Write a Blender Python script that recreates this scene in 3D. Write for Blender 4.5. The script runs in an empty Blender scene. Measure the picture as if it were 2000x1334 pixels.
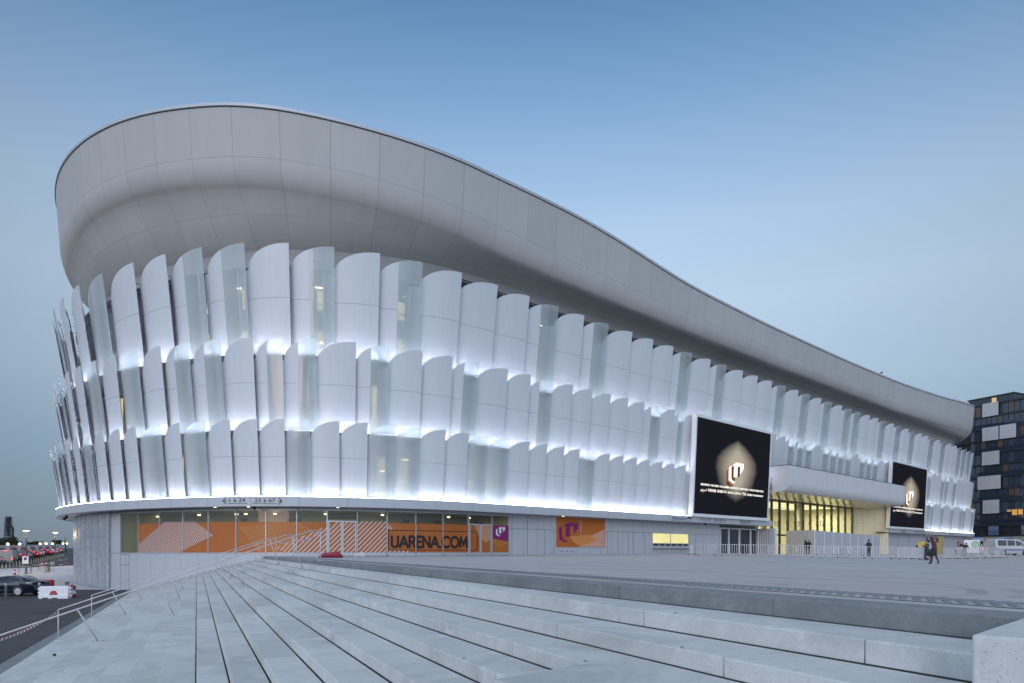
import bpy, math, random
import numpy as np
from mathutils import Vector, Matrix
R = math.radians
rng = random.Random(7)
scene = bpy.context.scene
col = scene.collection
E = 3.15                      # eye height above the street; all z below are relative to the eye
FPX, YH = 1333.0, 1076.0      # focal length and horizon of the calibrated view (2000 px wide photograph)

# ------------------------------------------------------------------ materials
def mat(name, color=(.5, .5, .5), rough=.5, metal=0., emit=None, es=0., spec=.5):
    m = bpy.data.materials.new(name); m.use_nodes = True
    b = m.node_tree.nodes['Principled BSDF']
    b.inputs['Base Color'].default_value = (*color, 1)
    b.inputs['Roughness'].default_value = rough
    b.inputs['Metallic'].default_value = metal
    b.inputs['Specular IOR Level'].default_value = spec
    if emit:
        b.inputs['Emission Color'].default_value = (*emit, 1)
        b.inputs['Emission Strength'].default_value = es
    return m

class N:
    """tiny node-graph helper"""
    def __init__(s, m): s.t = m.node_tree; s.n = s.t.nodes; s.l = s.t.links; s.b = s.n.get('Principled BSDF')
    def new(s, ty, **k):
        n = s.n.new(ty)
        for a, v in k.items(): setattr(n, a, v)
        return n
    def link(s, a, b): s.l.new(a, b)
    def math(s, op, a, b=None, c=None, clamp=False):
        n = s.new('ShaderNodeMath', operation=op, use_clamp=clamp)
        for i, v in enumerate((a, b, c)):
            if v is None: continue
            if isinstance(v, (int, float)): n.inputs[i].default_value = v
            else: s.link(v, n.inputs[i])
        return n.outputs[0]
    def mix(s, f, a, b, bt='MIX'):
        n = s.new('ShaderNodeMix', data_type='RGBA', blend_type=bt)
        for i, v in ((0, f), (6, a), (7, b)):
            if isinstance(v, (int, float)): n.inputs[i].default_value = v
            elif isinstance(v, tuple): n.inputs[i].default_value = (*v, 1)
            else: s.link(v, n.inputs[i])
        return n.outputs[2]
    def noise(s, vec, scale, detail=4, rough=.6, dist=0.):
        n = s.new('ShaderNodeTexNoise'); n.inputs['Scale'].default_value = scale
        n.inputs['Detail'].default_value = detail; n.inputs['Roughness'].default_value = rough
        n.inputs['Distortion'].default_value = dist
        if vec is not None: s.link(vec, n.inputs['Vector'])
        return n.outputs['Fac']
    def mapr(s, v, a, b, c, d):
        n = s.new('ShaderNodeMapRange')
        s.link(v, n.inputs[0])
        for i, x in enumerate((a, b, c, d)): n.inputs[i + 1].default_value = x
        return n.outputs[0]
    def scaled(s, vec, x, y, z):
        n = s.new('ShaderNodeMapping'); n.inputs['Scale'].default_value = (x, y, z); s.link(vec, n.inputs['Vector']); return n.outputs[0]
    def uv(s):
        n = s.new('ShaderNodeTexCoord'); return n.outputs['UV']
    def obj(s):
        n = s.new('ShaderNodeTexCoord'); return n.outputs['Object']
    def pos(s):
        n = s.new('ShaderNodeNewGeometry'); return n.outputs['Position']
    def sep(s, v):
        n = s.new('ShaderNodeSeparateXYZ'); s.link(v, n.inputs[0]); return n.outputs
    def line(s, v, period, width, off=0.):
        """1 on a thin line every `period` of v"""
        a = s.math('FRACT', s.math('ADD', s.math('DIVIDE', v, period), off + .5))
        d = s.math('ABSOLUTE', s.math('SUBTRACT', a, .5))
        return s.math('LESS_THAN', d, width / period / 2)
    def bump(s, h, strength, dist=.01):
        n = s.new('ShaderNodeBump'); n.inputs['Strength'].default_value = strength; n.inputs['Distance'].default_value = dist
        s.link(h, n.inputs['Height']); s.link(n.outputs[0], s.b.inputs['Normal'])
    def base(s, c): s.link(c, s.b.inputs['Base Color'])
    def rough(s, c): s.link(c, s.b.inputs['Roughness'])

def noisy(name, c1, c2, scale=2., rough=.6, bump=0., det=6, **k):
    m = mat(name, c1, rough, **k); n = N(m)
    f = n.noise(n.obj(), scale, det)
    n.base(n.mix(n.mapr(f, .3, .7, 0, 1), c1, c2))
    if bump: n.bump(f, bump)
    return m

M = {}
M['black'] = mat('black_plastic', (.012, .012, .014), .45)
M['dark_metal'] = mat('dark_metal', (.05, .055, .06), .4, .6)
M['steel'] = mat('galvanised_steel', (.55, .55, .57), .35, .9)
M['white_steel'] = mat('white_painted_steel', (.60, .565, .57), .4)
M['white'] = mat('white_paint', (.78, .78, .79), .45)
M['grey_frame'] = mat('grey_aluminium', (.5, .52, .55), .35, .4)
M['sign_ink'] = mat('sign_ink', (.03, .035, .045), .5)
M['red'] = mat('red_plastic', (.33, .018, .03), .5)
M['magenta'] = mat('magenta_film', (.22, .005, .13), .35)
M['rubber'] = mat('rubber', (.015, .015, .015), .8)
M['car_glass'] = mat('car_glass', (.015, .02, .025), .05, spec=.8)
M['dark_glass'] = mat('dark_glass', (.02, .03, .04), .06, spec=.8)

# fin paint: white coated panels, one horizontal joint, a fine vertical joint
def fin_paint():
    m = mat('white_fin_panel', (.76, .77, .79), .38); n = N(m)
    u, v, _ = n.sep(n.uv())
    j = n.math('LESS_THAN', n.math('ABSOLUTE', n.math('SUBTRACT', v, .52)), .0042)
    j2 = n.math('LESS_THAN', n.math('ABSOLUTE', n.math('SUBTRACT', u, .56)), .006)
    c = n.mix(n.mapr(n.noise(n.scaled(n.obj(), 3, 3, .25), 1.2, 3), .3, .7, 0, 1), (.585, .605, .635), (.615, .635, .665))
    c = n.mix(n.math('MULTIPLY', j2, .12), c, (.3, .32, .36))
    c = n.mix(n.math('MULTIPLY', j, .5), c, (.24, .26, .29))
    n.base(c); return m
M['fin'] = fin_paint()

def glass(name, tint, milky, rough=.05):
    m = bpy.data.materials.new(name); m.use_nodes = True
    n = N(m); n.n.remove(n.b)
    out = [x for x in n.n if x.type == 'OUTPUT_MATERIAL'][0]
    tr = n.new('ShaderNodeBsdfTransparent'); tr.inputs[0].default_value = (*tint, 1)
    df = n.new('ShaderNodeBsdfDiffuse'); df.inputs[0].default_value = (.86, .90, .92, 1)
    tl = n.new('ShaderNodeBsdfTranslucent'); tl.inputs[0].default_value = (.86, .90, .92, 1)
    gl = n.new('ShaderNodeBsdfGlossy'); gl.inputs['Roughness'].default_value = rough
    a = n.new('ShaderNodeMixShader'); n.link(df.outputs[0], a.inputs[1]); n.link(tl.outputs[0], a.inputs[2]); a.inputs[0].default_value = .5
    b = n.new('ShaderNodeMixShader'); n.link(tr.outputs[0], b.inputs[1]); n.link(a.outputs[0], b.inputs[2])
    if milky > 0:
        u, v, _ = n.sep(n.uv())
        f = n.mapr(u, .0, .75, milky * 1.6, milky * .75)
        n.link(f, b.inputs[0])
    else: b.inputs[0].default_value = 0.02
    ge = n.new('ShaderNodeNewGeometry'); dt = n.new('ShaderNodeVectorMath', operation='DOT_PRODUCT'); n.link(ge.outputs['Normal'], dt.inputs[0]); n.link(ge.outputs['Incoming'], dt.inputs[1])
    cs = n.math('SUBTRACT', 1., n.math('ABSOLUTE', dt.outputs['Value']), clamp=True)
    fr = n.math('ADD', .045, n.math('MULTIPLY', .9, n.math('POWER', cs, 5.)))
    c = n.new('ShaderNodeMixShader'); n.link(fr, c.inputs[0]); n.link(b.outputs[0], c.inputs[1]); n.link(gl.outputs[0], c.inputs[2])
    n.link(c.outputs[0], out.inputs[0]); return m
M['fin_glass'] = glass('clear_fin_glass', (.90, .945, .945), .45)
M['fin_frit'] = glass('fritted_fin_glass', (.88, .93, .935), .54)
M['window_glass'] = glass('window_glass', (.78, .84, .8), 0)

def emis(name, color, strength):
    m = bpy.data.materials.new(name); m.use_nodes = True
    n = N(m); n.n.remove(n.b)
    e = n.new('ShaderNodeEmission'); e.inputs[0].default_value = (*color, 1); e.inputs[1].default_value = strength
    out = [x for x in n.n if x.type == 'OUTPUT_MATERIAL'][0]
    n.link(e.outputs[0], out.inputs[0]); return m

# precast shell: pale concrete panels with joints along the panel grid, faint streaks
def shell_mat():
    m = mat('shell_panels', (.42, .42, .42), .7); n = N(m)
    u, v, _ = n.sep(n.uv())
    j = n.math('MAXIMUM', n.line(u, 3.55, .045, .33), n.line(v, 1., .013))
    f = n.noise(n.scaled(n.uv(), 1.1, .5, 1), 1.3, 6)
    g = n.noise(n.pos(), .12, 3)
    wn = n.new('ShaderNodeTexWhiteNoise', noise_dimensions='2D')
    cx = n.new('ShaderNodeCombineXYZ')
    n.link(n.math('FLOOR', n.math('ADD', n.math('DIVIDE', u, 3.55), .33)), cx.inputs[0]); n.link(n.math('FLOOR', v), cx.inputs[1])
    n.link(cx.outputs[0], wn.inputs['Vector'])
    k = n.math('ADD', n.math('ADD', n.math('MULTIPLY', f, .5), n.math('MULTIPLY', g, .3)), n.math('MULTIPLY', wn.outputs[0], .2))
    c = n.mix(n.mapr(k, .32, .68, 0, 1), (.43, .425, .415), (.49, .485, .475))
    n.base(n.mix(n.math('MULTIPLY', j, .55), c, (.16, .155, .15)))
    n.bump(n.noise(n.pos(), 30, 2), .15, .01); return m
M['shell'] = shell_mat()

def panel_mat(name, c1, c2, pu, pv, offu=0., offv=0., rough=.45, width=.03, dark=(.16, .17, .2)):
    m = mat(name, c1, rough); n = N(m)
    u, v, _ = n.sep(n.uv())
    j = n.line(u, pu, width, offu)
    if pv: j = n.math('MAXIMUM', j, n.line(v, pv, width, offv))
    f = n.noise(n.scaled(n.uv(), 1.3, .3, 1), 1.2, 5)
    n.base(n.mix(n.math('MULTIPLY', j, .8), n.mix(n.mapr(f, .3, .7, 0, 1), c1, c2), dark)); return m
M['fascia'] = panel_mat('fascia_panels', (.45, .465, .495), (.49, .505, .535), 3.4, 0, .12)
M['canopy'] = panel_mat('canopy_panels', (.62, .62, .63), (.67, .67, .68), 3.4, 0, .3)
M['base_panel'] = panel_mat('base_cladding', (.47, .48, .515), (.51, .52, .555), 1.75, 0, .2)
M['cream_panel'] = panel_mat('cream_panels', (.62, .56, .38), (.68, .62, .44), 1.9, 2.6, .1, .2)
M['inner_wall'] = panel_mat('inner_wall_cladding', (.40, .42, .45), (.45, .47, .50), .6, 0, 0, 0, .5, .05, (.12, .13, .15))
M['soffit'] = panel_mat('soffit_panels', (.5, .5, .5), (.55, .55, .55), 1.2, 0, 0, 0, .22, .03)
M['soffit'].node_tree.nodes['Principled BSDF'].inputs['Metallic'].default_value = .75

def concrete(name, c1, c2, speck=.0, sc=1., rough=.8, stain=.5):
    m = mat(name, c1, rough); n = N(m); p = n.pos()
    f = n.noise(p, 1.1 * sc, 8, .65); g = n.noise(p, 9 * sc, 5, .7); h = n.noise(p, 60, 2, .5)
    wn = n.new('ShaderNodeObjectInfo')
    k = n.math('ADD', n.math('MULTIPLY', f, .55), n.math('MULTIPLY', g, .45))
    c = n.mix(n.mapr(k, .36, .64, 0, 1), c1, c2)
    isl = n.new('ShaderNodeNewGeometry').outputs['Random Per Island']
    c = n.mix(n.mapr(isl, 0, 1, .0, .38), c, tuple(x * .62 for x in c1))
    if speck:
        v = n.new('ShaderNodeTexVoronoi'); v.inputs['Scale'].default_value = 110; n.link(p, v.inputs['Vector'])
        w = n.new('ShaderNodeTexWhiteNoise', noise_dimensions='3D'); n.link(v.outputs['Position'], w.inputs['Vector'])
        sel = n.math('MULTIPLY', n.math('LESS_THAN', v.outputs['Distance'], .33), n.math('GREATER_THAN', w.outputs[0], 1 - speck))
        c = n.mix(n.math('MULTIPLY', sel, .5), c, (.1, .1, .105))
        v2 = n.new('ShaderNodeTexVoronoi'); v2.inputs['Scale'].default_value = 30; n.link(p, v2.inputs['Vector'])
        w2 = n.new('ShaderNodeTexWhiteNoise', noise_dimensions='3D'); n.link(v2.outputs['Position'], w2.inputs['Vector'])
        sel2 = n.math('MULTIPLY', n.math('LESS_THAN', v2.outputs['Distance'], .11), n.math('GREATER_THAN', w2.outputs[0], .92))
        c = n.mix(n.math('MULTIPLY', sel2, .55), c, (.1, .1, .1))
    # wandering stains
    s2 = n.noise(n.scaled(p, 1, 1, 1), .6, 6, .7, 1.2)
    c = n.mix(n.mapr(s2, .50, .70, 0, stain), c, tuple(x * .62 for x in c1))
    s3 = n.noise(p, 2.3, 7, .75, .6); c = n.mix(n.mapr(s3, .56, .7, 0, .5), c, tuple(min(.8, x * 1.22) for x in c2))
    s4 = n.noise(p, 5.5, 6, .8, 1.5); c = n.mix(n.mapr(s4, .60, .72, 0, .45), c, tuple(x * .55 for x in c1))
    n.base(c); n.bump(h, .12, .004); return m
M['step'] = concrete('pale_step_concrete', (.56, .565, .555), (.68, .685, .675), .2)
M['slab'] = concrete('pale_slab_concrete', (.55, .555, .55), (.66, .665, .66), .16)
M['granite'] = concrete('grey_granite', (.20, .21, .218), (.275, .287, .295), .6)
M['joint'] = mat('dark_joint', (.06, .058, .055), .9)
M['concrete_block'] = concrete('old_concrete', (.36, .35, .31), (.46, .45, .40), .1)

def lin(r, g, b):
    f = lambda c: (c / 12.92 if c <= .04045 else ((c + .055) / 1.055) ** 2.4)
    return (f(r / 255), f(g / 255), f(b / 255))

# ------------------------------------------------------------------ meshes
class MB:
    def __init__(s): s.v = []; s.f = []; s.mi = []; s.uv = []
    def add(s, pts, faces, mi=0, uvs=None):
        o = len(s.v); s.v += [tuple(p) for p in pts]
        for i, f in enumerate(faces):
            s.f.append([o + k for k in f]); s.mi.append(mi if isinstance(mi, int) else mi[i])
            s.uv.append([uvs[k] for k in f] if uvs else None)
    def quad(s, a, b, c, d, mi=0, uv=None): s.add([a, b, c, d], [(0, 1, 2, 3)], mi, uv)
    def poly(s, pts, mi=0): s.add(pts, [tuple(range(len(pts)))], mi)
    def obox(s, o, ax, ay, az, mi=0):
        o, ax, ay, az = map(Vector, (o, ax, ay, az))
        p = [o, o + ax, o + ax + ay, o + ay]; p += [q + az for q in p]
        if ax.cross(ay).dot(az) < 0: p = p[4:] + p[:4]
        s.add(p, [(3, 2, 1, 0), (4, 5, 6, 7), (0, 1, 5, 4), (1, 2, 6, 5), (2, 3, 7, 6), (3, 0, 4, 7)], mi)
    def box(s, c, d, rz=0., mi=0):
        ca, sa = math.cos(rz), math.sin(rz); dx, dy, dz = d
        ax = Vector((ca * dx, sa * dx, 0)); ay = Vector((-sa * dy, ca * dy, 0)); az = Vector((0, 0, dz))
        s.obox(Vector(c) - (ax + ay + az) / 2, ax, ay, az, mi)
    def tube(s, pts, r, n=8, mi=0, cap=True, closed=False):
        pts = [Vector(p) for p in pts]; rs = r if isinstance(r, (list, tuple)) else [r] * len(pts)
        o = len(s.v); prev = None
        for i, p in enumerate(pts):
            a = pts[max(i - 1, 0)]; b = pts[min(i + 1, len(pts) - 1)]
            if closed: a = pts[i - 1]; b = pts[(i + 1) % len(pts)]
            d = (b - a).normalized() if (b - a).length > 1e-9 else Vector((0, 0, 1))
            ref = prev if prev is not None else (Vector((0, 0, 1)) if abs(d.z) < .9 else Vector((1, 0, 0)))
            x = (ref - d * ref.dot(d)).normalized(); y = d.cross(x); prev = x
            for k in range(n):
                t = 2 * math.pi * k / n
                s.v.append(tuple(p + (x * math.cos(t) + y * math.sin(t)) * rs[i]))
        m = len(pts)
        for i in range(m if closed else m - 1):
            for k in range(n):
                a = o + i * n + k; b = o + i * n + (k + 1) % n; j = (i + 1) % m
                s.f.append([a, b, o + j * n + (k + 1) % n, o + j * n + k]); s.mi.append(mi); s.uv.append(None)
        if cap and not closed:
            s.f.append([o + k for k in reversed(range(n))]); s.mi.append(mi); s.uv.append(None)
            s.f.append([o + (m - 1) * n + k for k in range(n)]); s.mi.append(mi); s.uv.append(None)
    def prism(s, pts, off, mi=0):
        n = len(pts); off = Vector(off); a = [Vector(p) for p in pts]; b = [p + off for p in a]
        nr = Vector((0, 0, 0))
        for i in range(n): nr += (a[i]).cross(a[(i + 1) % n])
        if nr.dot(off) > 0: a.reverse(); b.reverse()
        s.add(a + b, [tuple(range(n)), tuple(reversed(range(n, 2 * n)))] + [(i, n + i, n + (i + 1) % n, (i + 1) % n) for i in range(n)], mi)
    def ball(s, c, r, n=8, m=5, mi=0, sz=1.):
        c = Vector(c); pts = []
        for j in range(m + 1):
            t = math.pi * j / m
            for k in range(n):
                f = 2 * math.pi * k / n
                pts.append(c + Vector((math.sin(t) * math.cos(f) * r, math.sin(t) * math.sin(f) * r, math.cos(t) * r * sz)))
        s.add(pts, [(j * n + k, (j + 1) * n + k, (j + 1) * n + (k + 1) % n, j * n + (k + 1) % n) for j in range(m) for k in range(n)], mi)
    def lathe(s, c, prof, n=16, mi=0):
        c = Vector(c); pts = [c + Vector((r * math.cos(2 * math.pi * k / n), r * math.sin(2 * math.pi * k / n), z)) for r, z in prof for k in range(n)]
        s.add(pts, [(j * n + k, j * n + (k + 1) % n, (j + 1) * n + (k + 1) % n, (j + 1) * n + k) for j in range(len(prof) - 1) for k in range(n)], mi)
    def build(s, name, mats, parent=None, smooth=False, local=False, label=None, bevel=0.):
        if not isinstance(mats, (list, tuple)): mats = [mats]
        off = Vector((0, 0, 0)) if local else Vector((0, 0, E))
        if parent is not None and not local:
            q = parent
            while q is not None: off = off - q.location; q = q.parent
        me = bpy.data.meshes.new(name)
        me.from_pydata([tuple(Vector(p) + off) for p in s.v], [], s.f)
        for m in mats: me.materials.append(m)
        me.polygons.foreach_set('material_index', s.mi)
        if any(u is not None for u in s.uv):
            ul = me.uv_layers.new(name='UVMap'); flat = []
            for f, u in zip(s.f, s.uv):
                for k in range(len(f)): flat += (list(u[k]) if u is not None else [0., 0.])
            ul.data.foreach_set('uv', flat)
        if smooth: me.polygons.foreach_set('use_smooth', [True] * len(me.polygons))
        me.update()
        o = bpy.data.objects.new(name, me); col.objects.link(o)
        if parent is not None: o.parent = parent
        if label: o['label'] = label
        if bevel:
            b = o.modifiers.new('bevel', 'BEVEL'); b.width = bevel; b.segments = 2; b.limit_method = 'ANGLE'
        return o

def tag(o, label, cat, group=None, kind=None):
    if label: o['label'] = label
    if cat: o['category'] = cat
    if group: o['group'] = group
    if kind: o['kind'] = kind
    return o
def thing(name, label, cat, loc=(0, 0, 0), rz=0., group=None, rel=True):
    o = bpy.data.objects.new(name, None); col.objects.link(o)
    o.empty_display_size = .2
    o.location = (loc[0], loc[1], loc[2] + (E if rel else 0)); o.rotation_euler = (0, 0, rz)
    return tag(o, label, cat, group)
def struct(o): o['kind'] = 'structure'; return o
def dup(root, loc, rz, label=None, group=None, scale=None):
    r = root.copy(); col.objects.link(r); r.location = (loc[0], loc[1], loc[2] + E); r.rotation_euler = (0, 0, rz)
    if scale: r.scale = scale
    if label: r['label'] = label
    if group: r['group'] = group
    for ch in list(root.children):
        c = ch.copy(); col.objects.link(c); c.parent = r
        for g in list(ch.children):
            d = g.copy(); col.objects.link(d); d.parent = c
    return r

def text2d(body, offset=0.):
    """outline text as 2D verts and faces, cap height normalised"""
    cu = bpy.data.curves.new('t', 'FONT'); cu.body = body; cu.size = 1; cu.offset = offset
    ob = bpy.data.objects.new('t', cu); col.objects.link(ob)
    dg = bpy.context.evaluated_depsgraph_get(); me = ob.evaluated_get(dg).to_mesh()
    v = [(p.co.x, p.co.y) for p in me.vertices]; f = [tuple(p.vertices) for p in me.polygons]
    ob.evaluated_get(dg).to_mesh_clear(); bpy.data.objects.remove(ob); bpy.data.curves.remove(cu)
    return v, f

def clip(sub, cl):
    """Sutherland-Hodgman against a convex polygon (2D)"""
    ar = sum(cl[i][0] * cl[(i + 1) % len(cl)][1] - cl[(i + 1) % len(cl)][0] * cl[i][1] for i in range(len(cl)))
    if ar < 0: cl = cl[::-1]
    out = list(sub)
    for i in range(len(cl)):
        a, b = cl[i], cl[(i + 1) % len(cl)]; inp, out = out, []
        ins = lambda p: (b[0] - a[0]) * (p[1] - a[1]) - (b[1] - a[1]) * (p[0] - a[0]) >= -1e-9
        for k in range(len(inp)):
            p, q = inp[k - 1], inp[k]; ip, iq = ins(p), ins(q)
            if ip != iq:
                d1 = (b[0] - a[0]) * (p[1] - a[1]) - (b[1] - a[1]) * (p[0] - a[0]); d2 = (b[0] - a[0]) * (q[1] - a[1]) - (b[1] - a[1]) * (q[0] - a[0])
                t = d1 / (d1 - d2); out.append((p[0] + (q[0] - p[0]) * t, p[1] + (q[1] - p[1]) * t))
            if iq: out.append(q)
        if not out: return []
    return out

# ------------------------------------------------------------------ the arena's plan: straight front, rounded corners
A0 = R(47.516); AX, AY = -2.8745, 55.0527; R1, R2, R3 = 24.55, 15.0, 38.84; S1, RR = 141.5, 18.
H1, H2 = R(80), R(106)
def frame(s):
    if s >= 0:
        d = min(s, S1); x = AX + math.sin(A0) * d; y = AY + math.cos(A0) * d; h = A0
        if s > S1:
            h2 = h - min((s - S1) / RR, R(150))
            x += RR * (math.cos(h2) - math.cos(h)); y += RR * (-math.sin(h2) + math.sin(h)); h = h2
        return x, y, h
    x, y, h = AX, AY, A0; r = -s
    for rad, hm in ((R1, H1), (R2, H2), (R3, 1e9)):
        d = min(r, rad * (hm - h)); h2 = h + d / rad
        x += rad * (math.cos(h2) - math.cos(h)); y -= rad * (math.sin(h2) - math.sin(h)); h = h2; r -= d
        if r <= 1e-9: break
    return x, y, h
SG = np.linspace(-110, 175, 5701)
FR = np.array([frame(s) for s in SG])
def solve(xp, w=0.):
    """arc length of the facade point seen in column xp, at offset w outward"""
    X = FR[:, 0] + w * np.cos(FR[:, 2]); Y = FR[:, 1] - w * np.sin(FR[:, 2]); xx = 1000 + FPX * X / np.maximum(Y, 1)
    k = int(np.argmin(np.where((SG < 0) & (SG > -80), xx, 1e9))); k2 = int(np.argmax(np.where(SG > 100, xx, -1e9)))
    return float(np.interp(xp, xx[k:k2], SG[k:k2]))
def fp(s, w, z):
    x, y, h = frame(s); return (x + w * math.cos(h), y - w * math.sin(h), z)
def sz(xp, yp, w):
    s = solve(xp, w); return s, (YH - yp) * fp(s, w, 0)[1] / FPX
def sspan(a, b, step=1.2):
    n = max(1, int(math.ceil(abs(b - a) / step))); return [a + (b - a) * i / n for i in range(n + 1)]
def sweep(m, S, prof, mi=0, vs=None):
    """sweep the profile [(w, z), ...] (values or functions of s) along the facade; uv = (s, row)"""
    n = len(prof); pts = []; uvs = []
    ev = lambda q, s: q(s) if callable(q) else q
    for s in S:
        acc = 0; last = None
        for k, (w, z) in enumerate(prof):
            w_, z_ = ev(w, s), ev(z, s)
            if last is not None: acc += math.hypot(w_ - last[0], z_ - last[1])
            last = (w_, z_)
            pts.append(fp(s, w_, z_)); uvs.append((s, vs[k] if vs else z_))
    F = [(i * n + k, (i + 1) * n + k, (i + 1) * n + k + 1, i * n + k + 1) for i in range(len(S) - 1) for k in range(n - 1)]
    m.add(pts, F, mi, uvs)
def sbox(m, s0, s1, w0, w1, z0, z1, step=1.2, mi=0):
    S = sspan(s0, s1, step)
    sweep(m, S, [(w1, z1), (w1, z0), (w0, z0), (w0, z1), (w1, z1)], mi)
    for s, fl in ((s0, 0), (s1, 1)):
        q = [fp(s, w1, z0), fp(s, w1, z1), fp(s, w0, z1), fp(s, w0, z0)]
        m.poly(q if fl else q[::-1], mi)

EXPO, SUN_PWR = 2.0, .12
# ------------------------------------------------------------------ camera, sky, sun
cam = bpy.data.cameras.new('camera'); co = bpy.data.objects.new('camera', cam); col.objects.link(co)
co.location = (0, 0, E); co.rotation_euler = (R(90), 0, 0)
cam.sensor_width = 36; cam.lens = FPX / 2000 * 36; cam.shift_y = (YH - 667) / 2000; cam.clip_start = .05; cam.clip_end = 6000
scene.camera = co
SUN_AZ, SUN_EL = R(-162), R(3.0)          # the sun is almost down, behind and left of the camera
w = bpy.data.worlds.new('World'); scene.world = w; w.use_nodes = True
nt = w.node_tree; bg = nt.nodes['Background']; bg.inputs[1].default_value = .15
sky = nt.nodes.new('ShaderNodeTexSky'); sky.sky_type = 'NISHITA'; sky.sun_disc = False
sky.sun_elevation = SUN_EL; sky.sun_rotation = SUN_AZ; sky.air_density = 1.; sky.dust_density = .6; sky.ozone_density = 3.
wn_ = N(w)
tc = wn_.new('ShaderNodeTexCoord'); dx_, dy_, dz_ = wn_.sep(tc.outputs['Generated'])
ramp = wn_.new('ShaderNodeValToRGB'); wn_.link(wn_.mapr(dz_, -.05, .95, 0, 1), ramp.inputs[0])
SKY_STOPS = [(0, (92, 94, 98)), (.04, (128, 148, 166)), (.06, (133, 155, 177)), (.10, (140, 164, 187)), (.19, (160, 184, 208)), (.27, (181, 203, 224)), (.38, (191, 213, 235)), (.47, (178, 205, 233)), (.55, (150, 183, 220)), (.62, (120, 159, 200)), (.68, (95, 137, 179)), (.74, (83, 125, 166)), (.86, (168, 188, 210)), (1., (210, 218, 228))]  # overhead stops, out of view, are raised to brighten the stair treads
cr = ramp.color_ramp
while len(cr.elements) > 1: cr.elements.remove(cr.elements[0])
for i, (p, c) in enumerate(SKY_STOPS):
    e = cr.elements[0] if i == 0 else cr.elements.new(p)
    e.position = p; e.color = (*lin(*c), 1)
gain = wn_.math('MULTIPLY', wn_.math('POWER', 2., -EXPO), 1 / .15)
# the afterglow: the sky behind the camera, over the set sun, is brighter and warmer
lowh = wn_.mapr(dz_, .0, .32, 1.45, 1.)
sd = wn_.math('ADD', wn_.math('MULTIPLY', dx_, math.sin(SUN_AZ)), wn_.math('MULTIPLY', dy_, math.cos(SUN_AZ)))
glow = wn_.mapr(sd, .0, 1., 0, 1)
gl_ = wn_.new('ShaderNodeVectorMath', operation='SCALE'); gl_.inputs[0].default_value = (3.1, 2.85, 2.68); wn_.link(lowh, gl_.inputs['Scale'])
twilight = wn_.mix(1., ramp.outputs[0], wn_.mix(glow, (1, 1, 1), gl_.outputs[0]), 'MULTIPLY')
# the sky is palest straight ahead and deepens towards both sides
side = wn_.math('MAXIMUM', wn_.math('SUBTRACT', 1.03, wn_.math('MULTIPLY', wn_.math('POWER', wn_.math('ABSOLUTE', wn_.math('SUBTRACT', dx_, .04)), 2.), .85)), .66)
side = wn_.math('MAXIMUM', side, wn_.mapr(dy_, .25, -.25, 0, 1))
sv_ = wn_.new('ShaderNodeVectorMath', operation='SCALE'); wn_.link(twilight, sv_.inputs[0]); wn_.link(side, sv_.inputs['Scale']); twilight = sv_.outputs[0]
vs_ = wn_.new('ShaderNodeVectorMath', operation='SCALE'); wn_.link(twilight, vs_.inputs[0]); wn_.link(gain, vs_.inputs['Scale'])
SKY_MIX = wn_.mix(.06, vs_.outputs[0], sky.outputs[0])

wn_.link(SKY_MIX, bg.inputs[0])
sl = bpy.data.lights.new('sun', 'SUN'); so = bpy.data.objects.new('sun', sl); col.objects.link(so)
sl.energy = SUN_PWR; sl.angle = R(25); sl.color = (1, .72, .62)
so.rotation_euler = Vector((-math.sin(SUN_AZ) * math.cos(SUN_EL + .12), -math.cos(SUN_AZ) * math.cos(SUN_EL + .12), -math.sin(SUN_EL + .12))).to_track_quat('-Z', 'Y').to_euler()
scene.view_settings.view_transform = 'Standard'; scene.view_settings.look = 'None'
scene.view_settings.exposure = EXPO; scene.view_settings.gamma = 1
scene.cycles.max_bounces = 8; scene.cycles.transparent_max_bounces = 24; scene.cycles.diffuse_bounces = 3; scene.cycles.glossy_bounces = 3; scene.cycles.transmission_bounces = 4
scene.cycles.sample_clamp_indirect = 6; scene.cycles.use_denoising = True; scene.cycles.caustics_reflective = False; scene.cycles.caustics_refractive = False
K = 2 ** -EXPO                             # lamps are given as they look on the picture, whatever the exposure
M['led'] = emis('led_strip_light', (.83, .85, 1.), 40 * K)
M['led_soft'] = emis('led_strip_light_inside', (.82, .84, 1.), 20 * K)
M['lamp'] = emis('ceiling_lamp_glow', (1, .86, .5), 3.2 * K)
M['lamp_white'] = emis('warm_lamp_glow', (1, .8, .5), 5 * K)
M['tail'] = emis('tail_light_glow', (1, .06, .05), 4.2 * K)
M['street_glow'] = emis('street_lamp_glow', (1, .72, .38), 14 * K)

# ------------------------------------------------------------------ the arena
SL, SRt = -78., 166.
arena = thing('arena', 'huge white arena with rounded end, tiers of curved lit fins and a swooping pale roof', 'arena', (AX, AY, -3.15))
def table(pairs, sig=4.):
    g = np.linspace(-100, 180, 1121); y = np.interp(g, [p[0] for p in pairs], [p[1] for p in pairs])
    k = np.exp(-.5 * (np.arange(-48, 49) * .25 / sig) ** 2); k /= k.sum()
    y = np.convolve(np.pad(y, 48, mode='edge'), k, mode='valid')
    return lambda s: float(np.interp(s, g, y))
zr = table([(-60, 34.3), (-40, 33.9), (-29, 33.2), (-20, 32.0), (-13.4, 31.2), (-5, 30.7), (4, 30.9), (12, 31.0), (18, 30.6), (30, 29.3), (48, 28.95), (75, 29.05), (97, 29.5), (120, 30.6), (139, 32), (165, 33)])
z1 = table([(-60, 29.6), (-40, 29.7), (-30, 29.55), (-20, 28.5), (-10, 27.75), (0, 27.2), (11, 26.85), (21, 26.6), (35, 26.4), (50, 26.45), (80, 26.4), (100, 27), (128, 28.2), (139, 28.5)])
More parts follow.
